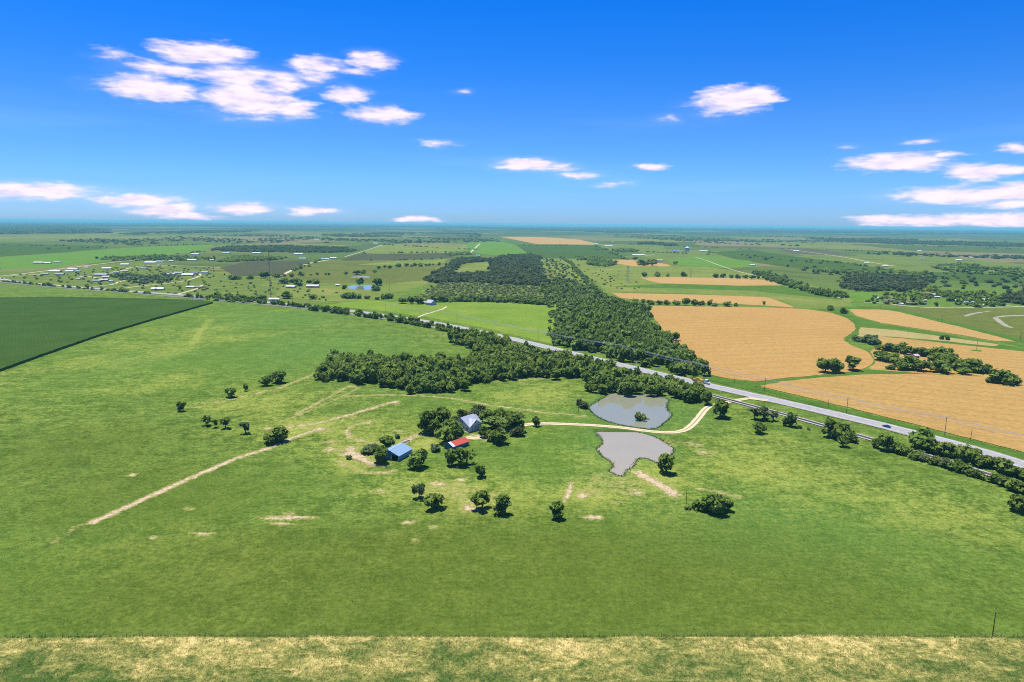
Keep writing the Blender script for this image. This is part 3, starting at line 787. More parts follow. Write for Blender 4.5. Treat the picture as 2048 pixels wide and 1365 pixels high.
T.out(T.bsdf(T.mix(T.noise(p, 6, 4, .6), (.075, .058, .042), (.15, .125, .10)), .95, .1)); BARK = M

def crown_arrays(seed, nl, nleaf, leaf, flat=.8, low=.12, spread=.62, lobe=(.30, .48)):
    """unit crown: radius about 1, z from 0 (ground) to about 2*flat; many leaf clump faces on lobes"""
    r = np.random.default_rng(seed)
    C = []
    sq = .75 + .5 * r.random()
    for i in range(nl):
        a = r.random() * 6.283; rr = spread * math.sqrt(r.random()); zz = r.random()
        zc = low + .18 + (2 * flat - low - .45) * zz
        shrink = math.sqrt(max(.12, 1 - ((zc - flat * .95) / (flat * 1.08)) ** 2))
        C.append((math.cos(a) * rr * shrink, math.sin(a) * rr * shrink, zc, (lobe[0] + (lobe[1] - lobe[0]) * r.random()) * (.72 + .38 * shrink)))
    C = np.array(C)
    pick = r.choice(nl, nleaf, p=C[:, 3] ** 2 / (C[:, 3] ** 2).sum())
    d = r.normal(size=(nleaf, 3)); d[:, 2] = d[:, 2] * .9 + .18
    d /= np.linalg.norm(d, axis=1)[:, None]
    rad = C[pick, 3] * (1 - .38 * r.random(nleaf) ** 2) * (1 + .10 * r.normal(size=nleaf))
    P = C[pick, :3] + d * rad[:, None] * np.array([1, 1, .82])
    P[:, 2] = np.maximum(P[:, 2], .05)
    nrm = d * .8 + r.normal(size=(nleaf, 3)) * .55 + np.array([0, 0, .45]); nrm /= np.linalg.norm(nrm, axis=1)[:, None]
    t = np.cross(nrm, r.normal(size=(nleaf, 3))); t /= np.linalg.norm(t, axis=1)[:, None] + 1e-9
    b = np.cross(nrm, t)
    sz = leaf * (.55 + .9 * r.random(nleaf))[:, None]
    asp = (.6 + .5 * r.random(nleaf))[:, None]
    V = np.stack([P - t * sz - b * sz * asp * .3, P + b * sz * asp * -1 + t * sz * .2, P + t * sz + b * sz * asp * .3, P + b * sz * asp - t * sz * .2], 1)
    lob_t = r.random(nl)
    tint = np.clip(.12 + .62 * lob_t[pick] + r.normal(0, .26, nleaf), 0, 1)
    return V, tint
def arr_mesh(name, V, tint):
    n = len(V)
    return fast_mesh(name, V.reshape(-1, 3), np.arange(n * 4).reshape(n, 4), tint)
CROWNS = {}
for i in range(7):
    CROWNS['oak%d' % i] = arr_mesh('crown', *crown_arrays(100 + i, 17, 560, .16, .80, .22, .70, (.24, .42)))
for i in range(4):
    CROWNS['tall%d' % i] = arr_mesh('crown', *crown_arrays(200 + i, 17, 580, .165, 1.12, .25, .62, (.24, .42)))
for i in range(4):
    CROWNS['bush%d' % i] = arr_mesh('crown', *crown_arrays(300 + i, 13, 520, .155, .52, .0, .72, (.26, .42)))
for i in range(3):
    CROWNS['airy%d' % i] = arr_mesh('crown', *crown_arrays(400 + i, 10, 330, .155, .85, .45, .75, (.20, .32)))
def trunk_mesh(seed, flat, th):
    r = random.Random(seed)
    b = MB()
    z = 0.0; p = Vector((0, 0, -.03))
    q = Vector((r.uniform(-.05, .05), r.uniform(-.05, .05), th))
    b.tube(p, q, .085, .06, 7)
    for k in range(5):
        a = k * 1.26 + r.random()
        e = q + Vector((math.cos(a) * r.uniform(.3, .55), math.sin(a) * r.uniform(.3, .55), r.uniform(.35, .8) * flat))
        m = q.lerp(e, .5) + Vector((0, 0, .08))
        b.tube(q, m, .045, .032, 5); b.tube(m, e, .032, .012, 5)
    return b.mesh('trunk')
TRUNKS = {'oak': [trunk_mesh(i, .8, .32) for i in range(3)], 'tall': [trunk_mesh(10 + i, 1.1, .40) for i in range(3)], 'bush': [trunk_mesh(20 + i, .5, .12) for i in range(3)], 'airy': [trunk_mesh(30 + i, .85, .48) for i in range(3)]}
NV = {'oak': 7, 'tall': 4, 'bush': 4, 'airy': 3}
TOPZ = {'oak': 1.62, 'tall': 2.2, 'bush': 1.05, 'airy': 1.7}
ALLTREES = []
_meshmat = {}
def crown_with(kind, k, mat):
    key = (kind, k, mat.name)
    if key not in _meshmat:
        base = CROWNS['%s%d' % (kind, k)]
        m = base if len(base.materials) == 0 else base.copy()
        m.materials.clear(); m.materials.append(mat)
        _meshmat[key] = m
    return _meshmat[key]
for L_ in TRUNKS.values():
    for m_ in L_:
        m_.materials.append(BARK)
def tree_at(X, Y, rad, ht, kind, label, group=None, mat=None, name=None, z=0.0):
    nm = name or {'bush': 'shrub'}.get(kind, 'broadleaf_tree')
    e = empty(nm, (X, Y, z), random.uniform(0, 6.28), label, 'bush' if nm == 'shrub' else 'tree', group)
    zs = ht / TOPZ[kind]
    e.scale = (rad * random.uniform(.84, 1.14), rad * random.uniform(.84, 1.14), zs * random.uniform(.94, 1.06))
    t = link('trunk', random.choice(TRUNKS[kind]), None, e)
    c = link('crown', crown_with(kind, random.randrange(NV[kind]), mat or LEAF), None, e)
    ALLTREES.append((X, Y, rad))
    return e
def tree_px(x, y, w_, h_, kind, label, group=None, mat=None, name=None, z=0.0):
    """x, y: foot in the photograph; w_, h_: crown width and overall height there"""
    s = MPP(x, y)
    X, Y = Gp(x, y)
    dd = math.hypot(X, Y)
    th = math.atan2(H, dd)
    rad = w_ * s / 2 * 1.14
    # the drawn foot is the front rim of the crown: step back by most of the radius
    k = .55 * rad / dd
    X *= 1 + k; Y *= 1 + k
    ht = max(h_ * s / math.cos(th) - .45 * rad * math.tan(th), 0.5 * rad if kind == 'bush' else 1.05 * rad)
    return tree_at(X, Y, rad, ht, kind, label, group, mat, name, z)

# --- trees one can point at: (x, y, width, height, kind, label[, material])
G_FARM = 'shade trees around the farmhouse'
SOLO = [
 (364,824,17,23,'tall','small lone tree standing by itself in the wide left pasture'),
 (463,797,29,23,'oak','round bushy tree at the end of the old fence line'),
 (491,783,11,16,'oak','little tree just behind the round bushy tree'),
 (535,773,24,22,'oak','shorter half of the tree pair on the pasture fence line'),
 (558,768,30,27,'oak','taller half of the tree pair on the pasture fence line'),
 (412,854,24,23,'airy','open crowned tree at the far end of a four tree row'),
 (430,857,18,20,'airy','slim tree second in the four tree row'),
 (451,860,28,24,'airy','broad open tree third in the four tree row'),
 (491,869,24,26,'airy','sparse tree with bare branches ending the four tree row',LEAFG),
 (551,888,40,35,'oak','dense round tree beside the straight worn track'),
 (852,869,38,48,'tall','tall tree at the outer end of the farmhouse grove'),
 (886,858,40,42,'tall','tall dark tree in the middle of the farmhouse grove'),
 (896,886,54,42,'oak','broad spreading tree between farmhouse and red roofed shed'),
 (914,858,22,26,'oak','dark tree pressed against the left gable of the farmhouse',LEAFD),
 (925,836,18,16,'oak','small dark tree behind the farmhouse roof ridge',LEAFD),
 (944,834,18,14,'bush','pale shrub behind the farmhouse roof',LEAFG),
 (962,839,26,29,'oak','bluish tree rising behind the farmhouse',LEAFG),
 (985,842,22,24,'tall','slim tree between two larger ones behind the farmhouse'),
 (1002,848,32,31,'oak','dark tree behind the yellow green yard tree'),
 (991,864,50,33,'oak','yellow green yard tree beside the farmhouse',LEAFY),
 (969,877,23,24,'oak','small yard tree below the farmhouse side wall'),
 (998,891,34,32,'tall','rounded tree at the yard corner by the driveway end'),
 (1034,866,31,38,'tall','ragged two tier tree where the driveway reaches the yard'),
 (1034,874,28,20,'oak','low dark oak under the ragged two tier tree',LEAFD),
 (1072,855,18,21,'tall','small neat tree beside the driveway'),
 (836,940,41,42,'tall','big round tree standing right of the blue barn'),
 (903,934,27,34,'tall','leafy tree below the red roofed shed, barn side'),
 (928,934,34,37,'oak','leafy tree below the red roofed shed, driveway side'),
 (960,958,27,34,'tall','single upright tree down slope from the red roofed shed'),
 (871,905,23,15,'bush','grey green shrub at the gable end of the red roofed shed',LEAFG),
 (868,846,30,30,'oak','rounded tree at the back of the farmhouse grove'),
 (872,872,30,34,'tall','leafy tree in the heart of the farmhouse grove'),
 (908,872,26,26,'oak','small tree hugging the porch side of the farmhouse'),
 (955,826,20,16,'oak','little tree behind the crossing gables',LEAFG),
 (972,846,26,28,'oak','dense tree touching the back wing of the farmhouse'),
 (1014,858,28,30,'oak','mid green tree between yard trees and driveway'),
 (982,884,26,22,'bush','leafy shrub below the yellow green yard tree'),
 (1018,846,24,24,'tall','slim dark tree behind the driveway end',LEAFD),
 (772,898,32,25,'oak','dark tree behind the blue barn'),
 (760,929,40,34,'oak','tree covering the open end of the blue barn'),
 (736,910,28,15,'bush','straggly shrub between corral and barn trees',LEAFG),
 (748,902,22,14,'bush','pale brushy shrub behind the barn end',LEAFG),
 (699,920,13,9,'bush','little shrub inside the corral corner'),
 (795,878,10,9,'bush','half bare shrub behind the blue barn roof',LEAFG),
 (838,1001,32,32,'airy','leaning open tree, upper of the pair near the yard slope',LEAFG),
 (870,1021,40,36,'oak','fuller tree, lower of the pair near the yard slope'),
 (964,1025,42,38,'airy','open tree showing its trunk next to a denser twin'),
 (1003,1032,37,43,'tall','dense leafy tree next to the open one showing its trunk'),
 (1112,1042,33,36,'tall','stocky lone tree below the bare soil patches'),
 (1333,950,34,42,'tall','bright leafy tree on the bank of the milky pond'),
 (1428,1031,44,45,'oak','many stemmed big bush tree in the open pasture'),
 (1402,1024,36,22,'bush','low spreading shrub joined to the many stemmed bush tree'),
 (1450,1024,26,28,'oak','side tree joined to the many stemmed bush tree'),
 (1375,1020,11,7,'bush','tiny shrub at the foot of the bare pole'),
 (1441,839,43,42,'oak','big round tree where the driveway meets the railway'),
 (1519,869,25,23,'oak','small round tree alone in the pasture below the railway'),
 (1166,818,24,15,'bush','shrub under the pole by the islet pond',LEAFD),
 (1158,812,10,14,'bush','dark upright shrub at the foot of the pole by the islet pond',LEAFD),
 (2037,1027,38,38,'oak','dark round tree alone at the edge of the right pasture'),
 (1650,747,34,32,'oak','left tree of the clump in the golden stubble'),
 (1672,747,30,31,'oak','right tree of the clump in the golden stubble'),
 (1706,743,31,33,'tall','single tree beside the clump in the golden stubble'),
 (2006,771,46,33,'oak','wide lone tree in the stubble past the grove'),
 (1984,768,18,13,'bush','low shrub against the wide lone stubble tree'),
 (1660,622,15,11,'oak','dark round tree at the stubble corner by the hamlet'),
 (1688,628,18,14,'oak','larger round tree at the stubble corner by the hamlet'),
 (1528,611,10,9,'oak','small tree standing on a grass balk between stubble'),
 (1883,680,10,9,'bush','small bush on the winding waterway'),
 (1894,681,11,10,'bush','second small bush on the winding waterway'),
 (720,571,14,15,'oak','oak on the far bank of the small far pond'),
 (755,572,20,18,'oak','large oak behind the small far pond'),
 (750,583,20,13,'oak','oak on the near bank of the small far pond'),
 (689,579,10,9,'bush','bush at the left tip of the small far pond'),
 (713,550,16,9,'oak','left oak above the sliver of bright pond'),
 (726,548,13,9,'oak','right oak above the sliver of bright pond'),
 (750,547,9,7,'oak','round oak below the line of oaks in the olive pasture'),
 (691,550,8,7,'oak','small oak left of the sliver of bright pond'),
 (575,598,24,14,'oak','round oak by the pale building on the highway'),
 (624,599,18,12,'oak','round oak alone in the yellow green pasture by the highway'),
 (526,601,19,10,'oak','dark oak just behind the mast base'),
 (483,600,18,11,'oak','oak over the highway left of the mast'),
 (568,568,20,13,'oak','oak above the low white roof'),
 (586,566,14,9,'oak','smaller oak beside the low white roof'),
 (597,573,18,14,'oak','oak between the two low white roofs'),
 (618,569,14,10,'oak','left oak above the pink wall'),
 (632,571,17,12,'oak','right oak above the pink wall'),
 (1350,529.5,9,7,'oak','small dark tree at the end of the small stubble plot'),
 (1287,533,22,12,'oak','left lobe of the great dark oak clump'),
 (1305,533,22,16,'oak','right lobe of the great dark oak clump'),
 (1270,521,13,7,'oak','tree behind the great dark oak clump'),
]
for it in SOLO:
    x, y, w_, h_, k, lb = it[:6]
    tree_px(x, y, w_, h_, k, lb, None, it[6] if len(it) > 6 else None)
# islet
ix, iy = Gp(1290, 838)
r_ = np.random.default_rng(5)
ang = np.linspace(0, 6.283, 15)[:-1]
pr = [(ix + math.cos(a) * (4.2 + r_.normal(0, .4)), iy + math.sin(a) * (2.6 + r_.normal(0, .3))) for a in ang]
pi_ = [(ix + (q[0] - ix) * .55, iy + (q[1] - iy) * .55) for q in pr]
mi = mesh('islet', [(a, b, -.45) for a, b in pr] + [(a, b, .28) for a, b in pi_] + [(ix, iy, .4)], [(i, (i + 1) % 14, 14 + (i + 1) % 14, 14 + i) for i in range(14)] + [(14 + i, 14 + (i + 1) % 14, 28) for i in range(14)])
o = link('islet', mi, field_mat('islet_soil', (.10, .10, .04), (.20, .16, .09), (.08, .11, .03)), None); o['kind'] = 'structure'; o['label'] = 'small muddy islet in the far pond'
tree_px(1281, 843, 19, 17, 'bush', 'round green bush growing on the pond islet', None, LEAFY, None, .1)

# --- rows of look-alikes
def size_word(v, lo, hi):
    return 'small ' if v < lo else 'large ' if v > hi else 'middling '
def row(px, kind, label, group, mat=None, name=None):
    ar = sorted(w_ * h_ for _, _, w_, h_ in px)
    lo, hi = ar[len(ar) // 3], ar[(2 * len(ar)) // 3]
    for x, y, w_, h_ in px:
        k = kind if isinstance(kind, str) else random.choice(kind)
        m_ = mat if not isinstance(mat, (list, tuple)) else random.choice(mat)
        sh = 'upright ' if h_ > 1.05 * w_ else 'wide ' if h_ < .74 * w_ else 'round '
        cw = 'grey green ' if isinstance(mat, (list, tuple)) and m_ is LEAFG else ''
        tree_px(x, y, w_, h_, k, size_word(w_ * h_, lo, hi) + sh + cw + label, group, m_, name)
row([(757,539,8,7),(769,537,7,7),(779,538,9,8),(797,535,11,8),(813,534,10,8),(823,534,8,5),(830,533,9,8),(841,534,11,9),(852,533,7,6),(859,532.5,7,6),(866,531,5,4),(878,531.5,7,7)], 'oak', 'small round oak in the long line across the olive pasture', 'line of oaks in the olive pasture')
row([(1270,607,14,10),(1286,609,14,11),(1300,610,15,10),(1318,610,13,10),(1334,611,13,11),(1352,611,16,10),(1370,612,16,17),(1388,613,16,14),(1402,613,14,11),(1420,613,12,14),(1430,614,12,8),(1455,614,18,11),(1472,614,9,8)], 'oak', 'oak in the hedge line between two tan stubble fields', 'oaks between the stubble fields')
row([(1288,555,16,10),(1314,554,14,9),(1335,554,8,7),(1368,554,13,11),(1431,556,13,9),(1446,556,12,9),(1462,557,11,8),(1476,557.5,13,9),(1490,558,13,9),(1503,559,13,9),(1516,559,10,8)], 'oak', 'oak along the back of the long tan stubble strip', 'oaks behind the long stubble strip')
row([(1508,841,30,27),(1530,843,34,30),(1547,843,20,22)], ['oak', 'airy'], 'grey green tree in the ragged clump by the railway crossing', 'ragged clump by the railway crossing', LEAFG)
row([(1570,853,14,16),(1583,856,24,30)], 'tall', 'tree standing between the ragged clump and clustered oaks beside the rails', 'pair of slender railway trees')
row([(1664,880,36,40),(1686,880,36,34),(1686,896,23,26),(1702,886,20,22)], 'oak', 'oak in the tight round cluster beside the rails', 'round cluster of railway oaks')
row([(1600,858,9,7),(1617,861,6,5),(1712,885,11,7)], 'bush', 'low shrub on the railway bank', 'low shrubs on the railway bank')
row([(1752,898,20,20),(1768,903,26,38),(1785,906,24,24),(1800,911,24,20),(1815,914,24,19),(1832,920,26,19),(1848,925,22,16),(1862,930,20,14),(1876,934,22,20),(1893,938,26,22),(1910,943,26,22),(1928,949,26,22),(1945,955,22,18),(1960,960,20,15),(1990,968,26,22),(2010,976,30,22),(2030,984,34,26),(2050,993,34,26)], ['oak', 'oak', 'bush'], 'tree in the hedge on the pasture side of the railway', 'hedge between pasture and railway', [LEAF, LEAF, LEAFG])
row([(1838,902,46,46),(1862,908,34,34),(1884,914,36,32),(1904,920,34,30),(1924,924,36,34),(1942,930,36,38),(1962,936,28,22),(1980,938,34,28),(2004,950,46,36),(2030,958,40,26),(2056,966,36,24)], 'oak', 'tree in the belt between railway and highway', 'belt between railway and highway')
row([(1720,685,26,12),(1738,687,30,18),(1752,691,26,14),(1712,682,16,10)], 'bush', 'olive green thicket bush in the grassy hollow of the stubble', 'thicket in the stubble hollow', LEAFG)
GROVE = [(1757,700,12,9),(1769,702,14,11),(1782,704,22,16),(1797,706,22,20),(1812,710,20,16),(1830,712,22,15),(1850,714,24,18),(1872,716,28,22),(1888,718,24,22),(1900,724,22,18),(1760,722,24,18),(1776,726,28,18),(1790,733,24,20),(1806,742,22,16),(1824,742,30,26),(1842,744,26,22),(1780,740,14,10),(1872,732,30,26),(1890,738,28,26),(1880,748,30,22),(1908,742,28,24),(1925,745,28,24),(1942,745,30,26),(1958,748,24,20),(1972,748,20,18),(1928,750,20,14)]
GROVE = [(x, y, w_ * 1.22, h_ * 1.1) for x, y, w_, h_ in GROVE]
row([g for g in GROVE if g[1] < 728], 'oak', 'tree on the waterway side of the grove hiding two roofs', 'grove around the hidden roofs')
row([g for g in GROVE if g[1] >= 728], 'oak', 'tree on the highway side of the grove hiding two roofs', 'grove around the hidden roofs')
row([(795,608,4,3)], 'bush', 'low scrub bush', 'x') if False else None
row([(806,608,18,14),(822,609,20,16),(838,609,20,15),(880,605,20,18),(868,604,18,18)], 'oak', 'oak sheltering the gabled grey barn beyond the highway', 'oaks around the gabled grey barn')
row([(690,597,18,10),(702,598,22,13),(715,598,16,9),(735,599,13,7),(755,600,12,6),(768,599,14,10),(779,598,14,11)], 'bush', 'bush in the broken hedge across the pasture beyond the highway', 'broken hedge beyond the highway', LEAF)
row([(467,560,18,9),(478,560,12,8),(500,559,16,8),(530,557,22,14),(553,556,16,10),(583,555,13,8),(603,553,15,9),(622,552,6,4),(634,551,8,6),(651,551,6,5),(658,551,7,6)], 'oak', 'oak in the row at the top of the mast pasture', 'row of oaks above the mast pasture')

# ------------------------------------------------------------------ woods
TPL = {'near': [crown_arrays(500 + i, 12, 230, .22, .80, .06) for i in range(6)],
       'mid': [crown_arrays(520 + i, 9, 110, .27, .75, .0) for i in range(6)],
       'far': [crown_arrays(540 + i, 6, 36, .42, .70, .0) for i in range(6)]}
def jitter_points(poly, sp, seed):
    r = np.random.default_rng(seed)
    lo = poly.min(0); hi = poly.max(0)
    gx, gy = np.meshgrid(np.arange(lo[0], hi[0] + sp, sp), np.arange(lo[1], hi[1] + sp, sp * .87))
    gx = gx + (np.arange(gx.shape[0]) % 2)[:, None] * sp / 2
    Pp = np.stack([gx.ravel(), gy.ravel()], 1)
    Pp += r.uniform(-.38, .38, Pp.shape) * sp
    return Pp[inside(Pp + r.normal(0, sp * .55, Pp.shape), poly)]
def forest(name, pts, rad, ht, lod, mat, label, seed, zs=None):
    """one mass of trees"""
    r = np.random.default_rng(seed)
    VV = []; TT = []
    for i, q_ in enumerate(pts):
        V_, t_ = TPL[lod][r.integers(6)]
        R_ = rad * (.62 + .75 * r.random()); h_ = ht * (.55 + .8 * r.random()) / 1.55
        a = r.random() * 6.283; ca, sa = math.cos(a), math.sin(a)
        W = np.empty_like(V_)
        W[..., 0] = (V_[..., 0] * ca - V_[..., 1] * sa) * R_ + q_[0]
        W[..., 1] = (V_[..., 0] * sa + V_[..., 1] * ca) * R_ + q_[1]
        W[..., 2] = V_[..., 2] * h_
        VV.append(W); TT.append(np.clip(t_ * .8 + r.normal(.08, .24), 0, 1))
    if not VV:
        return None
    m = arr_mesh(name, np.concatenate(VV), np.concatenate(TT))
    o = link(name, m, mat)
    tag(o, label, None, None, 'stuff'); o['category'] = 'woodland'
    return o
def no_road(pts, d=9.5):
    a, _ = seg_dist(pts, ROAD)
    b, _ = seg_dist(pts, RAIL)
    return pts[(a > d) & (b > 5.0)]
edge_left = 96
# thicket between pasture and highway, and the belt behind the islet pond
W1 = GL([(633,764),(648,742),(662,726),(690,722),(730,726),(800,728),(880,732),(940,732),(955,716),(950,702),(930,694),(905,688),(900,683),(960,680),(1000,690),(1050,704),(1100,716),(1140,724),(1200,738),(1260,752),(1320,766),(1370,778),(1408,789),(1420,806),(1395,811),(1375,806),(1345,795),(1300,790),(1260,787),(1225,785),(1212,791),(1190,792),(1174,783),(1180,768),(1172,757),(1120,757),(1060,757),(1000,762),(960,768),(925,778),(895,784),(850,788),(800,778),(745,772),(700,766)])
pts = no_road(jitter_points(W1, 6.2, 11), 10.5)
dW, _ = seg_dist(pts, np.vstack([W1, W1[:1]]))
front = np.argsort(np.hypot(pts[:, 0], pts[:, 1]) + dW * 4)
LANDM = [(Gp(x, y), t) for x, y, t in [(640,755,'at its rounded tip in the pasture'), (720,768,'above the fork of the worn tracks'), (790,778,'above the start of the curved track'), (860,786,'at the bulge touching the curved track'), (940,770,'behind the farmhouse grove'), (1020,760,'above the bare soil streak'), (1120,756,'above the green slope between house and pond'),
  (1190,788,'at the left corner of the islet pond'), (1270,787,'on the far bank of the islet pond'), (1345,795,'at the right corner of the islet pond'), (1400,808,'where the driveway passes under it')]]
used = np.zeros(len(pts), bool)
for i in front:
    if edge_left <= 0: break
    if dW[i] > 7 or np.min(np.abs(pts[i] - pts[used]).sum(1), initial=99) < 5: continue
    used[i] = True; edge_left -= 1
    R_ = random.uniform(3.6, 5.2); k_ = random.choice(['oak', 'oak', 'tall']); h_ = R_ * random.uniform(1.6, 2.1)
    where = min(LANDM, key=lambda q_: math.hypot(q_[0][0] - pts[i][0], q_[0][1] - pts[i][1]))[1]
    tree_at(pts[i][0], pts[i][1], R_, h_, k_, size_word(R_, 4.1, 4.7) + ('upright ' if h_ > 1.85 * R_ else 'round ') + 'tree on the thicket edge ' + where, 'edge trees of the highway thicket')
rest_ = pts[~used]
pale = (np.sin(rest_[:, 0] / 13) + np.sin(rest_[:, 1] / 19 + 1) + np.random.default_rng(9).normal(0, .8, len(rest_))) > 1.15
forest('woodland', rest_[~pale], 4.4, 8.6, 'near', LEAF, 'dense dark green thicket between the pasture and highway', 21)
forest('woodland', rest_[pale], 3.8, 6.6, 'near', LEAFY, 'lighter green trees scattered through the highway thicket', 121)
# hedge along the near side of the highway, from the corn to the thicket
hedge = NEAR(15)
hedge = hedge[(hedge[:, 1] > 690) & (hedge[:, 1] < 1085)]
hp = []
r_ = np.random.default_rng(3)
for q_ in resample(hedge, 2.4):
    n_ = 2 if q_[1] > 940 else 3
    for _ in range(n_):
        off = r_.uniform(0, 9 if q_[1] > 940 else 15)
        hp.append(q_ + np.array([-.62, -.78]) * off + r_.normal(0, .8, 2))
hp = np.array(hp)
gap = (np.abs(hp[:, 0] - Gp(684, 640)[0]) < 4)
hp = no_road(hp[~gap], 10)
forest('hedgerow', hp, 3.2, 5.6, 'near', LEAF, 'long dark hedge along the pasture side of the highway', 22)
hedge2 = NEAR(17); hedge2 = hedge2[(hedge2[:, 1] > 1085) & (hedge2[:, 1] < 1330)]
hp2 = resample(hedge2, 5.0); hp2 = hp2 + r_.normal(0, 3.0, hp2.shape); hp2 = hp2[r_.random(len(hp2)) < .78]
forest('hedgerow', no_road(hp2, 9), 4.2, 5.0, 'mid', LEAF, 'broken hedge between the corn block and highway', 23)
# creek wood
W2 = GL([(1108,692),(1150,701),(1200,711),(1260,724),(1310,736),(1360,748),(1398,756),(1412,752),(1400,738),(1382,722),(1352,698),(1318,674),(1300,652),(1292,636),(1286,624),(1240,612),(1200,606),(1160,612),(1140,640),(1120,664)])
pts = no_road(jitter_points(W2, 7.4, 12), 10)
pts = pts[np.random.default_rng(1).random(len(pts)) < .95]
pale = (np.sin(pts[:, 0] / 23) + np.sin(pts[:, 1] / 31 + 1) + np.sin((pts[:, 0] * .8 - pts[:, 1]) / 17) + np.random.default_rng(8).normal(0, .7, len(pts))) > 1.0
forest('woodland', pts[~pale], 5.0, 9.6, 'near', LEAF, 'dense creek side wood between highway and golden stubble field', 24)
forest('woodland', pts[pale], 4.2, 7.0, 'near', LEAFY, 'lighter green trees scattered through the creek side wood', 124)
W2b = GL([(1100,688),(1104,640),(1102,612),(1090,600),(1120,590),(1170,606),(1160,612),(1145,640),(1128,664),(1120,690)])
field('brush_ground', [(1098,688),(1102,612),(1090,600),(1120,590),(1170,606),(1160,612),(1145,640),(1128,664),(1120,690)], .10, BRIGHT, 'green grass showing between the brush left of the creek wood', 1, 7)
pts = no_road(jitter_points(W2b, 11.0, 13), 9)
forest('brush', pts, 3.8, 4.6, 'near', LEAFY, 'paler open brush along the left side of the creek wood', 25)
W2c = GL([(1092,602),(1088,575),(1110,560),(1150,566),(1190,585),(1225,604),(1290,618),(1290,628),(1240,614),(1200,608),(1150,606)])
field('brush_ground', [(1092,602),(1088,575),(1110,560),(1150,566),(1190,585),(1225,604),(1290,618),(1240,614),(1200,608),(1150,606)], .10, BRIGHT, 'green grass under the upper end of the creek wood', 1, 9)
pts = jitter_points(W2c, 10.5, 14)
pale = np.random.default_rng(10).random(len(pts)) < .55
forest('woodland', pts[~pale], 4.7, 7.4, 'mid', LEAF, 'upper end of the creek wood narrowing into brush', 26)
forest('brush', pts[pale], 5.0, 5.0, 'mid', LEAFS, 'pale brush mixed into the upper end of the creek wood', 126)
W3 = GL([(800,607),(830,598),(850,586),(866,572),(880,566),(1085,571),(1090,605),(1098,611),(1000,604),(900,600)])
field('brush_ground', [(800,606),(830,597),(850,585),(866,571),(880,566),(1085,571),(1090,605),(1098,611),(1000,604),(900,600)], .11, MIXG, 'grass between the pale scrub bushes', 1, 9)
pts = jitter_points(W3, 12.0, 15)
forest('brush', pts, 4.4, 2.6, 'mid', LEAFS, 'pale green scrub covering the flat behind the bright field', 27)
pts = jitter_points(GL([(882,605),(960,604),(1040,607),(1100,612),(1100,607),(1040,601),(960,599),(890,600)]), 6.0, 16)
forest('hedgerow', pts, 4.6, 6.5, 'mid', LEAF, 'dark hedge along the front of the pale scrub', 28)
DK = [(866,567),(856,560),(872,547),(895,533),(908,521),(940,518),(985,520),(985,523),(925,527),(905,540),(893,549),(940,549),(983,547),(986,522),(1005,514),(1060,510),(1078,514),(1075,535),(1082,552),(1100,562),(1090,573),(1040,572),(960,566),(900,565)]
pts = jitter_points(GL(DK), 11.5, 17)
pale = np.random.default_rng(19).random(len(pts)) < .34
forest('brush', pts[pale], 5.6, 6.0, 'mid', LEAFG, 'olive brush mixed through the dusky wood', 129)
pts = pts[~pale]
forest('woodland', pts, 7.0, 8.0, 'mid', LEAFD, 'dusky dark wood wrapped around a yellow clearing', 29)
pts = jitter_points(GL([(1078,520),(1110,519),(1135,530),(1160,552),(1180,566),(1150,570),(1100,560),(1084,550)]), 27.0, 18)
forest('brush', pts, 4.6, 4.4, 'mid', LEAFS, 'scattered pale bushes in the glade behind the wood', 30)
pts = resample(GL([(1122,516),(1142,528),(1160,550),(1180,572),(1205,592),(1230,606)]), 7.0); pts = pts + np.random.default_rng(4).normal(0, 2.5, pts.shape)
forest('hedgerow', pts, 4.4, 6.0, 'mid', LEAF, 'straight diagonal hedge running down to the creek wood', 31)
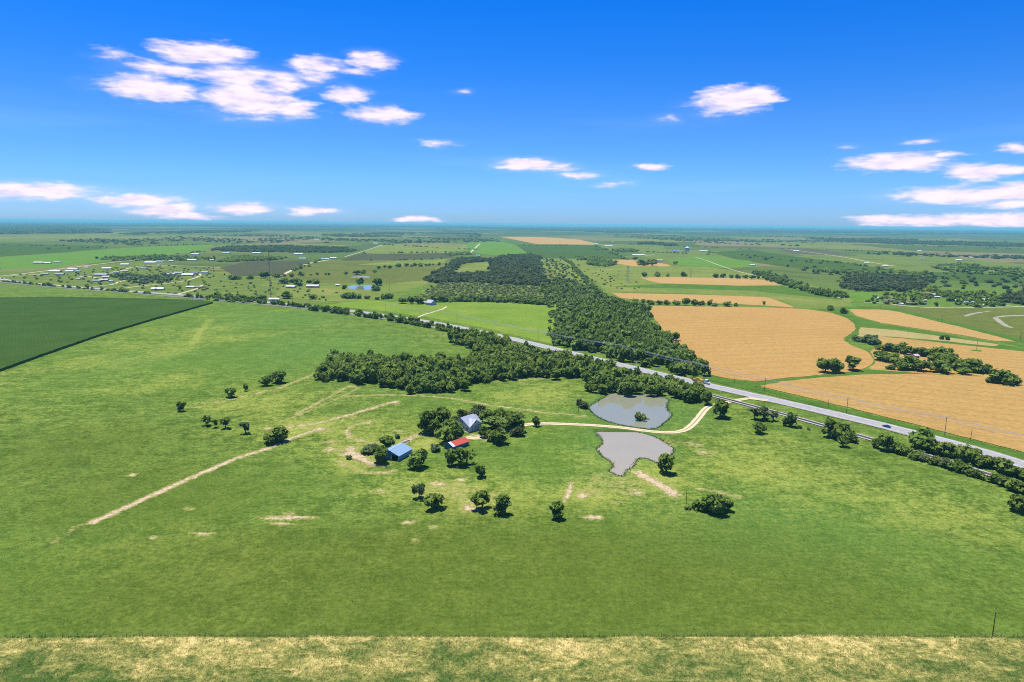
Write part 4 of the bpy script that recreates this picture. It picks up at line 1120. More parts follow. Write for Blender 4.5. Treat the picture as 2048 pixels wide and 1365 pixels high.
MASS = [
 ([(1505,545),(1530,547),(1580,563),(1620,580),(1660,586),(1690,594),(1680,597),(1640,592),(1590,577),(1540,562)], 9, 5.6, 7.5, 'mid', LEAF, 'hedgerow', 'long hedge beside the grey farm road'),
 ([(1690,560),(1720,553),(1760,552),(1850,558),(1850,575),(1800,583),(1720,583),(1690,578)], 15, 9, 8.0, 'mid', LEAFD, 'woodland', 'dusky reddish dark wood behind the hamlet'),
 ([(1640,540),(1700,544),(1760,548),(1850,549),(1850,554),(1760,553),(1690,552)], 26, 11, 8.0, 'far', LEAF, 'woodland', 'thin tree belt behind the dusky wood'),
 ([(1740,607),(1760,598),(1800,588),(1850,580),(1905,583),(1900,592),(1860,598),(1850,612),(1790,612)], 17, 6, 6.0, 'mid', LEAF, 'brush', 'garden trees scattered among the left hamlet houses'),
 ([(1898,590),(1930,588),(1980,585),(1995,600),(2000,615),(1940,615),(1905,602)], 15, 6, 6.5, 'mid', LEAF, 'brush', 'garden trees scattered among the right hamlet houses'),
 ([(2005,598),(2050,590),(2120,592),(2120,612),(2040,610),(2010,604)], 9, 7, 9.0, 'mid', LEAFD, 'woodland', 'solid dark wood past the hamlet'),
 ([(1870,535),(1930,530),(1965,535),(1950,548),(1900,544)], 18, 10, 9, 'far', LEAF, 'woodland', 'small wood in front of the far green band'),
 ([(1975,540),(2020,538),(2060,545),(2040,555),(1985,550)], 24, 10, 8, 'far', LEAF, 'woodland', 'loose trees beyond the dark crop band'),
 ([(430,524),(480,514),(560,516),(560,520),(470,524)], 13, 8, 7, 'far', LEAF, 'hedgerow', 'dark tree belt behind the tilled field'),
 ([(420,500),(460,494),(590,493),(680,497),(720,503),(660,506),(560,505),(470,504)], 22, 10, 8, 'far', LEAFD, 'woodland', 'flat dark wood left of the pale farm track'),
 ([(235,551),(260,550),(300,557),(345,552),(350,560),(310,566),(270,568),(250,562)], 14, 6.5, 6.5, 'mid', LEAFG, 'brush', 'rough trees beside the winding dirt lane'),
 ([(195,518),(240,515),(330,512),(420,517),(420,522),(330,522),(240,523)], 24, 7, 7, 'far', LEAF, 'hedgerow', 'garden trees along the upper row of homes'),
 ([(0,552),(60,562),(200,575),(330,588),(440,592),(440,560),(420,540),(300,530),(200,540),(100,550)], 33, 3.2, 3.0, 'mid', LEAFG, 'brush', 'garden bushes dotted through the settlement'),
 ([(440,592),(560,600),(640,606),(660,590),(640,575),(560,560),(450,566)], 34, 2.6, 2.8, 'mid', LEAFG, 'brush', 'low bushes dotted over the mast pasture'),
 ([(1150,530),(1230,545),(1290,575),(1240,583),(1190,565)], 38, 2.8, 2.6, 'mid', LEAFG, 'brush', 'small bushes dotted round the lattice pylon'),
 ([(420,590),(500,596),(560,602),(480,606),(430,600)], 12, 4.5, 4.5, 'mid', LEAF, 'brush', 'low bushes by the mast along the highway'),
 ([(1180,523),(1200,521),(1228,529),(1228,534),(1190,533),(1175,530)], 14, 7, 8, 'far', LEAF, 'woodland', 'trees left of the small stubble plot'),
 ([(1155,516),(1205,517),(1225,524),(1200,524),(1160,520)], 13, 7, 8, 'far', LEAF, 'hedgerow', 'tree line under the large crop block'),
 ([(1225,501),(1262,499),(1275,504),(1240,506)], 18, 7, 8, 'far', LEAF, 'woodland', 'trees around the sheds behind the white barn'),
 ([(890,509),(935,506),(938,510),(895,512)], 12, 6, 6, 'far', LEAF, 'woodland', 'trees around the blue roofed farm'),
 ([(1277,487),(1302,485),(1304,488),(1280,489)], 16, 10, 9, 'far', LEAFD, 'woodland', 'dark oval copse left of the silo'),
 ([(1330,490),(1352,489),(1352,492),(1332,493)], 16, 10, 9, 'far', LEAFD, 'woodland', 'dark oval copse just left of the silo'),
 ([(1306,488),(1325,486),(1325,489),(1308,490)], 18, 10, 8, 'far', LEAFD, 'woodland', 'small dark oval copse between two others'),
]
for i, (px, sp, R_, h_, lod, m_, nm, lb) in enumerate(MASS):
    forest(nm, jitter_points(GL(px), sp, 60 + i), R_, h_, lod, m_, lb, 80 + i)
# thick bands of woodland towards the horizon
def far_band(px, sp, R_, h_, lb, seed, dens=1.0):
    q_ = jitter_points(GL(px), sp, seed)
    rr = np.random.default_rng(seed)
    cl = np.sin(q_[:, 0] / 310 + seed) + np.sin(q_[:, 1] / 420 + seed * 2) + np.sin((q_[:, 0] + q_[:, 1]) / 177) + rr.normal(0, .6, len(q_))
    q_ = q_[cl > np.quantile(cl, 1 - dens)]
    forest('woodland', q_, R_, h_, 'far', LEAFD, lb, seed)
far_band([(-100,470),(-100,452),(120,453),(215,460),(210,467),(60,468)], 60, 40, 11, 'hazy blue woodland beyond the left farms', 201, .9)
far_band([(-150,452),(-150,447),(500,447),(1000,451),(950,456),(500,454),(100,452)], 150, 90, 14, 'hazy blue woodland on the left horizon', 202, .75)
far_band([(240,468),(360,463),(520,460),(500,464),(380,467),(260,470)], 50, 26, 9, 'thin blue tree belt in front of the left horizon', 203, .7)
far_band([(1000,458),(1080,455),(1200,457),(1330,464),(1240,467),(1150,462),(1030,460)], 60, 42, 12, 'hazy blue woodland in the middle of the horizon', 204, .9)
far_band([(900,455),(1500,456),(2100,464),(2250,466),(2250,472),(1800,468),(1400,462),(1000,459)], 120, 60, 12, 'hazy teal woodland on the right horizon', 205, .55)
far_band([(1620,478),(1750,478),(1900,482),(2100,488),(2100,496),(1900,491),(1760,488)], 50, 24, 9, 'dark tree belts across the right plain', 206, .55)
far_band([(1720,508),(1800,506),(1900,512),(2080,512),(2080,520),(1900,520),(1800,514)], 34, 12, 7, 'tree belt along the far right farms', 207, .45)
far_band([(650,470),(780,466),(960,468),(960,473),(800,474),(680,474)], 50, 26, 9, 'loose tree clumps on the far middle plain', 208, .35)
far_band([(500,480),(700,470),(960,474),(1000,484),(800,488),(600,490)], 60, 13, 7, 'scattered far trees on the middle plain', 209, .30)
far_band([(100,482),(500,470),(700,474),(500,490),(300,492)], 60, 13, 7, 'scattered far trees on the left plain', 210, .30)
far_band([(1200,470),(1600,474),(2100,486),(2100,500),(1700,498),(1400,486)], 60, 13, 7, 'scattered far trees on the right plain', 211, .26)
far_band([(1500,515),(1700,530),(1850,548),(2100,560),(2100,584),(1900,578),(1700,560)], 34, 7, 6, 'scattered trees behind the hamlet', 212, .38)

hl = []
r_ = np.random.default_rng(77)
for px in ([(0,491),(212,493)], [(230,522),(405,504)], [(560,554),(600,537),(640,522)], [(690,523),(905,518)], [(715,508),(912,505)], [(1030,491),(1190,492),(1254,520)], [(1420,506),(1700,528),(1812,546)], [(480,471),(900,477)], [(1190,500),(1420,510)], [(1840,546),(2080,553)],
           [(1250,489),(1500,499)], [(765,490),(950,500)], [(60,500),(430,489)], [(620,482),(980,481)], [(1300,478),(1700,486),(2060,500)], [(1560,498),(1900,508)], [(1640,560),(1700,566)], [(1860,560),(2080,572)], [(200,480),(560,478)], [(1145,521),(1215,521)], [(1860,575),(2060,585)]):
    L_ = resample(GL(px), 16.0)
    gate = np.sin(np.arange(len(L_)) / 4.0 + r_.random() * 6) + r_.normal(0, .8, len(L_)) > .15
    hl.append((L_ + r_.normal(0, 5, L_.shape))[gate])
forest('hedgerow', np.concatenate(hl), 6.5, 6.0, 'far', LEAF, 'broken lines of trees along the far field boundaries', 301)

# ------------------------------------------------------------------ small ground growth
def tuft_mesh(name, pts, h0, h1, spread, blades, mat, label, seed, wide=.10):
    r = np.random.default_rng(seed)
    n = len(pts) * blades
    B = np.repeat(pts, blades, 0) + r.normal(0, spread, (n, 2))
    a = r.random(n) * 6.283; hh = h0 + (h1 - h0) * r.random(n)
    lean = r.normal(0, .35, (n, 2)) * hh[:, None]
    z0 = np.zeros((n, 1))
    wv = np.stack([np.cos(a), np.sin(a)], 1) * (wide * (.6 + .8 * r.random(n)))[:, None]
    V = np.stack([np.concatenate([B - wv, z0 - .25], 1), np.concatenate([B + wv, z0 - .25], 1), np.concatenate([B + lean, hh[:, None]], 1)], 1).reshape(-1, 3)
    m = fast_mesh(name, V, np.arange(n * 3).reshape(n, 3), r.random(n))
    o = link(name, m, mat)
    tag(o, label, None, None, 'stuff'); o['category'] = 'grass'
    return o
def blade_mat(name, a, b):
    M, T = new_mat(name)
    T.out(T.bsdf(T.mix(T.attr('tint'), a, b), 1.0, 0.0))
    return M
REED = blade_mat('reed_blades', (.050, .085, .016), (.130, .180, .036))
STRAWB = blade_mat('straw_blades', (.24, .24, .06), (.66, .51, .21))
GREENB = blade_mat('green_blades', (.055, .105, .020), (.16, .21, .045))
for pond, lb, sd_ in ((PONDN, 'dark reeds fringing the milky pond', 1), (PONDF, 'dark reeds fringing the islet pond', 2)):
    e_ = resample(smooth_line(pond, 1, True), .8, True)
    tuft_mesh('reeds', e_ + np.random.default_rng(sd_).normal(0, .35, e_.shape), .08, .42, .45, 6, REED, lb, sd_, .14)
r_ = np.random.default_rng(12)
sx = r_.uniform(-190, 195, 9500); sy = r_.uniform(140, 186, 9500)
pp = np.stack([sx, sy], 1); pp = pp[pp[:, 1] < np.interp(pp[:, 0], FENCE[:, 0], FENCE[:, 1]) - .3]
keep = np.sin(pp[:, 0] / 7 + np.sin(pp[:, 1] / 5) * 2) + np.sin(pp[:, 1] / 3.1 + pp[:, 0] / 11) + r_.normal(0, 1, len(pp)) > -.4
tuft_mesh('long_grass', pp[keep], .25, .75, .5, 9, STRAWB, 'long straw coloured grass in front of the wire fence', 13, .07)
tuft_mesh('long_grass', pp[~keep], .2, .5, .5, 8, GREENB, 'green weeds among the straw grass in front of the fence', 14, .08)
fl = resample(FENCE, .7)
tuft_mesh('long_grass', fl + np.random.default_rng(15).normal(0, .22, fl.shape), .2, .7, .2, 7, REED, 'dark weeds growing along the wire fence', 15, .07)
ps = np.stack([r_.uniform(-330, 330, 26000), r_.uniform(186, 470, 26000)], 1)
ps = ps[(np.abs(ps[:, 0]) < ps[:, 1] * .8)]
ps = ps[ps[:, 1] > np.interp(ps[:, 0], FENCE[:, 0], FENCE[:, 1]) + .5]
dr, _ = seg_dist(ps, RAIL); ps = ps[(dr > 6)]
rx = np.interp(ps[:, 1], RAIL[:, 1][np.argsort(RAIL[:, 1])], RAIL[:, 0][np.argsort(RAIL[:, 1])]); ps = ps[ps[:, 0] < rx - 6]
ps = ps[~inside(ps, PONDN) & ~inside(ps, PONDF)]
dd_, _ = seg_dist(ps, DRIVE); ps = ps[dd_ > 3]
tuft_mesh('pasture_grass', ps, .12, .36, .5, 6, GREENB, 'coarse grass tufts all over the pasture', 16, .12)

# ------------------------------------------------------------------ building materials
_pm = {}
def paint_mat(col, rough=.7, ribs=0.0, metal=0.0, wear=.25):
    key = (col, rough, ribs, metal)
    if key in _pm: return _pm[key]
    M, T = new_mat('paint_%d' % len(_pm)); p = T.objco()
    n = T.noise(p, .9, 5, .65)
    c = T.mix(T.math('MULTIPLY', T.step(n, .45, .75), wear), col, tuple(k * .62 for k in col))
    nrm = None
    if ribs:
        wv = T.n('ShaderNodeTexWave', wave_type='BANDS', bands_direction='X'); T.put(wv, 'Vector', p); wv.inputs['Scale'].default_value = .314 / ribs
        nrm = T.bump(wv.outputs[1], .35, .05)
        c = T.mix(T.math('MULTIPLY', T.step(wv.outputs[1], .8, 1.0), .25), c, tuple(k * .7 for k in col))
    T.out(T.bsdf(c, rough, .3, nrm, metal))
    _pm[key] = M
    return M
M, T = new_mat('window_glass'); T.out(T.bsdf((.03, .04, .05), .12, .6)); GLASS = M
TRIM = paint_mat((.74, .74, .72))
DARK = paint_mat((.05, .05, .055))
WOOD = paint_mat((.20, .16, .12), .9)

def win(parent, pts4, depth_dir, name='window', frame=TRIM):
    """pane with a raised frame; pts4: lower left, lower right, upper right, upper left; depth_dir outwards"""
    a, b, c, d = [Vector(q) for q in pts4]; n = Vector(depth_dir)
    m = MB().add([a + n * .03, b + n * .03, c + n * .03, d + n * .03, a, b, c, d], [(0, 1, 2, 3), (0, 4, 5, 1), (1, 5, 6, 2), (2, 6, 7, 3), (3, 7, 4, 0)])
    wd = m.build(name, GLASS, parent)
    fb = MB(); t_ = .055
    for p_, q_ in ((a, b), (b, c), (c, d), (d, a), ((a + d) / 2, (b + c) / 2)):
        fb.tube(p_ + n * .04, q_ + n * .04, t_, None, 4)
    fb.build('frame', frame, wd)
    return wd

# ------------------------------------------------------------------ farmhouse
CX, CY = Gp(939.3, 865.2)
A = Vector(((Gp(962, 857.6)[0] - CX), (Gp(962, 857.6)[1] - CY), 0)).normalized()
house = empty('farmhouse', (CX, CY, 0), math.atan2(A.y, A.x), 'white two storey farmhouse with crossing grey gable roofs among shade trees', 'house')
LA, LB, EV = 10.4, 14.0, 3.3        # local x along right wall, local y back along left wall
HW = paint_mat((.66, .65, .60)); HR = paint_mat((.42, .45, .50), .5, .5, .15)
ap1, ap2 = 7.7, 6.5
wb = MB()
wb.add([(0, 0, 0), (0, LB, 0), (0, LB, EV), (0, LB / 2, ap1 - .12), (0, 0, EV), (LA, 0, 0), (LA, LB, 0), (LA, LB, EV), (LA, LB / 2, ap1 - .12), (LA, 0, EV)],
       [(0, 4, 3, 2, 1), (5, 6, 7, 8, 9), (0, 5, 9, 4), (1, 2, 7, 6)])
wb.add([(0, -.02, 0), (LA, -.02, 0), (LA, -.02, EV), (LA / 2, -.02, ap2 - .12), (0, -.02, EV)], [(0, 1, 2, 3, 4)])
wb.build('wall', HW, house)
ov = .45
k1 = (ap1 - EV) / (LB / 2); k2 = (ap2 - EV) / (LA / 2)
rb = MB()
rb.slab([(-ov, -ov, EV - ov * k1), (LA + ov, -ov, EV - ov * k1), (LA + ov, LB / 2, ap1), (-ov, LB / 2, ap1)], .16)
rb.slab([(-ov, LB / 2, ap1), (LA + ov, LB / 2, ap1), (LA + ov, LB + ov, EV - ov * k1), (-ov, LB + ov, EV - ov * k1)], .16)
rb.build('roof', HR, house)
yb = (ap2 - EV) / k1 + .4
rb = MB()
rb.slab([(LA / 2, -ov - .1, ap2 + .06), (-ov, -ov - .1, EV - ov * k2 + .06), (-ov, .2, EV - ov * k2 + .06), (LA / 2, yb, ap2 + .06)], .16)
rb.slab([(LA / 2, yb, ap2 + .06), (LA + ov, .2, EV - ov * k2 + .06), (LA + ov, -ov - .1, EV - ov * k2 + .06), (LA / 2, -ov - .1, ap2 + .06)], .16)
gr = rb.build('gable_roof', HR, house)
for vx, vy, vz in ((LA * .36, 1.4, 0), (LA * .70, .9, 0)):
    zz = ap2 - abs(vx - LA / 2) * k2
    MB().tube((vx, vy, zz - .2), (vx, vy, zz + .55), .11, .11, 8).build('vent_pipe', DARK, gr)
# back wing
wx0, wx1, wy0, wy1 = LA, LA + 4.6, LB * .42, LB * .42 + 6.2
wg = MB(); wm = (wy0 + wy1) / 2; wa = 6.1
wg.add([(wx0, wy0, 0), (wx1, wy0, 0), (wx1, wy1, 0), (wx0, wy1, 0), (wx0, wy0, 3.4), (wx1, wy0, 3.4), (wx1, wy1, 3.4), (wx0, wy1, 3.4), (wx1, wm, wa - .1), (wx0, wm, wa - .1)], [(0, 1, 5, 4), (1, 2, 6, 8, 5), (2, 3, 7, 6)])
wg.build('wing_wall', HW, house)
rb = MB()
rb.slab([(wx0 - .3, wy0 - .4, 3.1), (wx1 + .4, wy0 - .4, 3.1), (wx1 + .4, wm, wa), (wx0 - .3, wm, wa)], .15)
rb.slab([(wx0 - .3, wm, wa), (wx1 + .4, wm, wa), (wx1 + .4, wy1 + .4, 3.1), (wx0 - .3, wy1 + .4, 3.1)], .15)
rb.build('wing_roof', HR, house)
def wleft(y0, y1, z0, z1):      # on the left wall (x = 0, facing -x)
    win(house, [(0, y1, z0), (0, y0, z0), (0, y0, z1), (0, y1, z1)], (-1, 0, 0))
def wright(x0, x1, z0, z1):
    win(house, [(x0, -.02, z0), (x1, -.02, z0), (x1, -.02, z1), (x0, -.02, z1)], (0, -1, 0))
wleft(1.0, 2.9, .6, 2.3); wleft(4.1, 5.0, .9, 2.4); wleft(5.9, 6.8, .9, 2.4); wleft(5.3, 6.2, 4.6, 6.1); wleft(7.0, 7.9, 4.6, 6.1); wleft(9.0, 9.9, .9, 2.4)
wright(1.6, 2.5, .9, 2.5); wright(4.3, 5.2, .9, 2.5); wright(7.1, 8.0, .9, 2.5); wright(4.8, 5.6, 4.3, 5.3)
win(house, [(wx1, wy0 + 1.6, 1), (wx1, wy0 + 2.6, 1), (wx1, wy0 + 2.6, 2.4), (wx1, wy0 + 1.6, 2.4)], (1, 0, 0))
win(house, [(wx0 + 1.6, wy0, 1), (wx0 + 2.6, wy0, 1), (wx0 + 2.6, wy0, 2.4), (wx0 + 1.6, wy0, 2.4)], (0, -1, 0))
dr_ = MB().box(5.9, 6.75, -.10, -.025, .1, 2.15).build('door', paint_mat((.16, .18, .20)), house)
MB().box(6.58, 6.64, -.16, -.10, 1.0, 1.12).build('handle', TRIM, dr_)
MB().box(5.4, 7.3, -1.4, -.03, 0, .12).build('door_step', paint_mat((.45, .43, .40)), house)
MB().box(-1.6, -.03, .4, 4.0, 0, .22).build('porch_slab', paint_mat((.52, .47, .40)), house)

# ------------------------------------------------------------------ blue barn
BX, BY = Gp(797.8, 923.0)
Av = Vector((Gp(820.8, 909.8)[0] - BX, Gp(820.8, 909.8)[1] - BY, 0)).normalized()
barn = empty('barn', (BX, BY, 0), math.atan2(Av.y, Av.x), 'light blue metal barn with an open bay beside the corral', 'barn')
BL, BWd, BE, BA = 12.6, 11.6, 2.9, 5.2
BLUE = paint_mat((.09, .29, .44), .55, .3); BROOF = paint_mat((.30, .44, .55), .42, .45, .25)
b = MB()
b.add([(0, 0, 0), (BL, 0, 0), (BL, 0, BE), (0, 0, BE)], [(0, 1, 2, 3)])
b.add([(BL, 0, 0), (BL, BWd, 0), (BL, BWd, BE), (BL, BWd / 2, BA - .1), (BL, 0, BE)], [(0, 1, 2, 3, 4)])
b.add([(0, BWd, 0), (0, BWd, BE), (BL, BWd, BE), (BL, BWd, 0)], [(0, 1, 2, 3)])
# gable with the bay left open near the corner
b.add([(0, 0, 0), (0, 0, BE), (0, .5, BE + .16), (0, .5, 0)], [(0, 1, 2, 3)])
b.add([(0, 4.4, 0), (0, 4.4, BE - .1), (0, .5, BE - .1), (0, .5, BE + .16), (0, BWd / 2, BA - .1), (0, BWd, BE), (0, BWd, 0)], [(0, 1, 4, 5, 6), (1, 2, 3, 4)])
wl = b.build('wall', BLUE, barn)
b = MB(); o_ = .35; kb = (BA - BE) / (BWd / 2)
b.slab([(-o_, -o_, BE - o_ * kb), (BL + o_, -o_, BE - o_ * kb), (BL + o_, BWd / 2, BA), (-o_, BWd / 2, BA)], .1)
b.slab([(-o_, BWd / 2, BA), (BL + o_, BWd / 2, BA), (BL + o_, BWd + o_, BE - o_ * kb), (-o_, BWd + o_, BE - o_ * kb)], .1)
br = b.build('roof', BROOF, barn)
MB().box(-o_, BL + o_, BWd / 2 - .18, BWd / 2 + .18, BA - .02, BA + .06).build('ridge_cap', paint_mat((.55, .66, .72), .5), br)
MB().box(-o_ - .03, -o_ + .05, -o_, -o_ + .12, BE - .6, BE - .15).build('trim', TRIM, br)
for yy in (.25, 4.4):
    MB().box(-.12, .10, yy - .1, yy + .1, 0, BE).build('door_post', paint_mat((.62, .70, .74)), barn)
b = MB()
b.slab([(-.2, BWd + .36, BE - .45), (BL * .8, BWd + .36, BE - .45), (BL * .8, BWd + 3.6, 1.9), (-.2, BWd + 3.6, 1.9)], .08)
b.build('lean_to_roof', BROOF, barn)
for xx in (.2, BL * .4, BL * .75):
    MB().tube((xx, BWd + 3.4, 0), (xx, BWd + 3.4, 1.9), .09, .09, 6).build('lean_to_post', WOOD, barn)

# ------------------------------------------------------------------ red roofed shed
SX, SY = Gp(906.2, 902.0)
Av = Vector((Gp(936.0, 891.5)[0] - SX, Gp(936.0, 891.5)[1] - SY, 0)).normalized()
shed = empty('shed', (SX, SY, 0), math.atan2(Av.y, Av.x), 'long dark blue shed with a red and white metal roof', 'shed')
SL, SW_, SE_, SA_ = 12.2, 6.6, 2.5, 4.1
SBLUE = paint_mat((.030, .135, .215), .6, .3)
b = MB().add([(0, 0, 0), (SL, 0, 0), (SL, SW_, 0), (0, SW_, 0), (0, 0, SE_), (SL, 0, SE_), (SL, SW_, SE_), (0, SW_, SE_), (0, SW_ / 2, SA_ - .1), (SL, SW_ / 2, SA_ - .1)],
             [(0, 1, 5, 4), (1, 2, 6, 9, 5), (2, 3, 7, 6), (3, 0, 4, 8, 7)])
b.build('wall', SBLUE, shed)
ks_ = (SA_ - SE_) / (SW_ / 2); o_ = .45
RED = paint_mat((.52, .085, .045), .5, .4); WHT = paint_mat((.66, .67, .68), .45, .4, .1)
MB().slab([(1.5, -o_, SE_ - o_ * ks_), (SL + .5, -o_, SE_ - o_ * ks_), (SL + .5, SW_ / 2, SA_), (1.5, SW_ / 2, SA_)], .08).build('red_roof_panel', RED, shed)
MB().slab([(-.5, -o_, SE_ - o_ * ks_ + .01), (1.5, -o_, SE_ - o_ * ks_ + .01), (1.5, SW_ / 2, SA_ + .01), (-.5, SW_ / 2, SA_ + .01)], .08).build('white_roof_panel', WHT, shed)
MB().slab([(-.5, SW_ / 2, SA_ + .02), (SL + .5, SW_ / 2, SA_ + .02), (SL + .5, SW_ + o_, SE_ - o_ * ks_), (-.5, SW_ + o_, SE_ - o_ * ks_)], .08).build('back_roof_panel', WHT, shed)
MB().box(-.06, -.005, 2.2, 4.4, 0, 2.1).build('door', paint_mat((.05, .17, .25)), shed)
win(shed, [(7.4, 0, 1.0), (8.5, 0, 1.0), (8.5, 0, 1.8), (7.4, 0, 1.8)], (0, -1, 0))

# ------------------------------------------------------------------ corral fence and junk
def rail_fence(px, name, label, post_h=1.35, step=2.6, rails=3, mat=WOOD, closed=False):
    L_ = resample(GL(px), step)
    e = empty(name, (L_[0][0], L_[0][1], 0), 0, label, 'fence')
    pm_ = MB().tube((0, 0, -.1), (0, 0, post_h), .07, .06, 6).mesh('post'); pm_.materials.append(mat)
    for q_ in L_:
        link('post', pm_, None, e, (q_[0] - L_[0][0], q_[1] - L_[0][1], 0))
    for k in range(rails):
        z_ = post_h * (.35 + .27 * k); b = MB()
        for p_, q_ in zip(L_[:-1], L_[1:]):
            b.tube((p_[0] - L_[0][0], p_[1] - L_[0][1], z_), (q_[0] - L_[0][0], q_[1] - L_[0][1], z_), .04, None, 4)
        b.build('rail', mat, e)
    return e
rail_fence([(698,921),(715,925),(735,931),(754,935),(772,937)], 'corral_fence', 'weathered rail fence along the front of the corral')
rail_fence([(773,938),(784,931),(793,927)], 'corral_fence', 'rail fence closing the corral against the blue barn')
rail_fence([(800,921),(815,912),(830,903)], 'corral_fence', 'low rail fence along the long wall of the blue barn', 1.0)
JK = paint_mat((.50, .50, .48))
for x, y, c_, lb in ((811,884,(.40,.40,.42),'grey scrap heap behind the blue barn'), (859,868,(.12,.20,.42),'blue tarp covered trailer under the grove')):
    X, Y = Gp(x, y)
    e = empty('farm_trailer' if 'trailer' in lb else 'scrap_heap', (X, Y, 0), .6, lb, 'trailer' if 'trailer' in lb else 'scrap')
    if 'trailer' in lb:
        MB().add([(-2, -1, .6), (2, -1, .6), (2, 1, .6), (-2, 1, .6), (-1.7, -.8, 1.5), (1.8, -.7, 1.3), (1.7, .8, 1.4), (-1.8, .8, 1.6)], [(0, 3, 2, 1), (4, 5, 6, 7), (0, 1, 5, 4), (1, 2, 6, 5), (2, 3, 7, 6), (3, 0, 4, 7)]).build('tarp', paint_mat(c_), e)
        for sx_, sy_ in ((-1, -1.05), (-1, 1.05), (1, -1.05), (1, 1.05)):
            MB().tube((sx_, sy_ - .1, .35), (sx_, sy_ + .1, .35), .35, .35, 12).build('wheel', DARK, e)
        MB().tube((2, 0, .55), (3.4, 0, .5), .06, .05, 6).build('tow_bar', DARK, e)
    else:
        rr_ = random.Random(4)
        for k in range(7):
            a_ = rr_.random() * 3.14; b = MB().box(-1.2 * rr_.uniform(.4, 1), 1.2 * rr_.uniform(.4, 1), -.5, .5 * rr_.uniform(.4, 1), 0, rr_.uniform(.2, .7))
            b.build('scrap_piece', paint_mat((.3 + .1 * (k % 3), .3 + .08 * (k % 2), .3)), e, (rr_.uniform(-2.5, 2.5), rr_.uniform(-1.5, 1.5), .02 * k), a_)

# wire fence across the foreground
wf = empty('wire_fence', (float(FENCE[0][0]), float(FENCE[0][1]), 0), 0, 'long wire fence with thin posts between pasture and straw grass', 'fence')
fp = resample(FENCE, 4.6)
ptm = MB().tube((0, 0, -.1), (0, 0, 1.3), .06, .05, 6).mesh('post'); ptm.materials.append(WOOD)
for q_ in fp:
    link('post', ptm, None, wf, (q_[0] - FENCE[0][0] + random.uniform(-.2, .2), q_[1] - FENCE[0][1], random.uniform(-.12, .05)))
WIRE = paint_mat((.07, .07, .065), .7)
for z_ in (.45, .85, 1.2):
    b = MB()
    for p_, q_ in zip(fp[:-1], fp[1:]):
        b.tube((p_[0] - FENCE[0][0], p_[1] - FENCE[0][1], z_), (q_[0] - FENCE[0][0], q_[1] - FENCE[0][1], z_), .012, None, 3)
    b.build('wire', WIRE, wf)

# ------------------------------------------------------------------ generic country buildings
def gable_building(name, x, y, wpx, roof, wall, label, cat, rz=None, depth=None, wallh=2.6, rise=None, group=None, windows=True):
    X, Y = Gp(x, y); s = MPP(x, y)
    L_ = max(4.0, wpx * s); W_ = depth or min(max(5.0, L_ * .45), 11.0)
    k = W_ / 2 / math.hypot(X, Y); X *= 1 + k; Y *= 1 + k
    rise = rise if rise is not None else W_ * .22
    e = empty(name, (X, Y, 0), random.uniform(-.3, .3) if rz is None else rz, label, cat, group)
    hx, hy = L_ / 2, W_ / 2
    MB().add([(-hx, -hy, 0), (hx, -hy, 0), (hx, hy, 0), (-hx, hy, 0), (-hx, -hy, wallh), (hx, -hy, wallh), (hx, hy, wallh), (-hx, hy, wallh), (-hx, 0, wallh + rise - .05), (hx, 0, wallh + rise - .05)],
             [(0, 1, 5, 4), (1, 2, 6, 9, 5), (2, 3, 7, 6), (3, 0, 4, 8, 7)]).build('wall', paint_mat(wall), e)
    o_ = .35; kk = rise / hy
    b = MB()
    b.slab([(-hx - o_, -hy - o_, wallh - o_ * kk + .03), (hx + o_, -hy - o_, wallh - o_ * kk + .03), (hx + o_, 0, wallh + rise + .03), (-hx - o_, 0, wallh + rise + .03)], .1)
    b.slab([(-hx - o_, 0, wallh + rise + .03), (hx + o_, 0, wallh + rise + .03), (hx + o_, hy + o_, wallh - o_ * kk + .03), (-hx - o_, hy + o_, wallh - o_ * kk + .03)], .1)
    b.build('roof', paint_mat(roof, .5, .6), e)
    if windows:
        n_ = max(2, int(L_ / 4.2))
        for i in range(n_):
            cx_ = -hx + L_ * (i + .5) / n_
            if i == n_ // 2:
                MB().box(cx_ - .5, cx_ + .5, -hy - .05, -hy - .005, .05, 2.1).build('door', paint_mat(tuple(k * .45 for k in wall)), e)
            else:
                win(e, [(cx_ - .7, -hy, .95), (cx_ + .7, -hy, .95), (cx_ + .7, -hy, 2.0), (cx_ - .7, -hy, 2.0)], (0, -1, 0))
    else:
        MB().box(-hx * .35, hx * .25, -hy - .06, -hy - .005, .05, wallh * .85).build('door', paint_mat(tuple(k * .5 for k in wall)), e)
    return e
WH = (.70, .70, .68); PI = (.62, .50, .48); GY = (.36, .37, .38); TN = (.50, .43, .33); BL_ = (.36, .50, .60); DKG = (.18, .19, .20); BRN = (.24, .15, .11); TEAL = (.20, .42, .46); CRM = (.66, .62, .50); GRN = (.42, .52, .42)
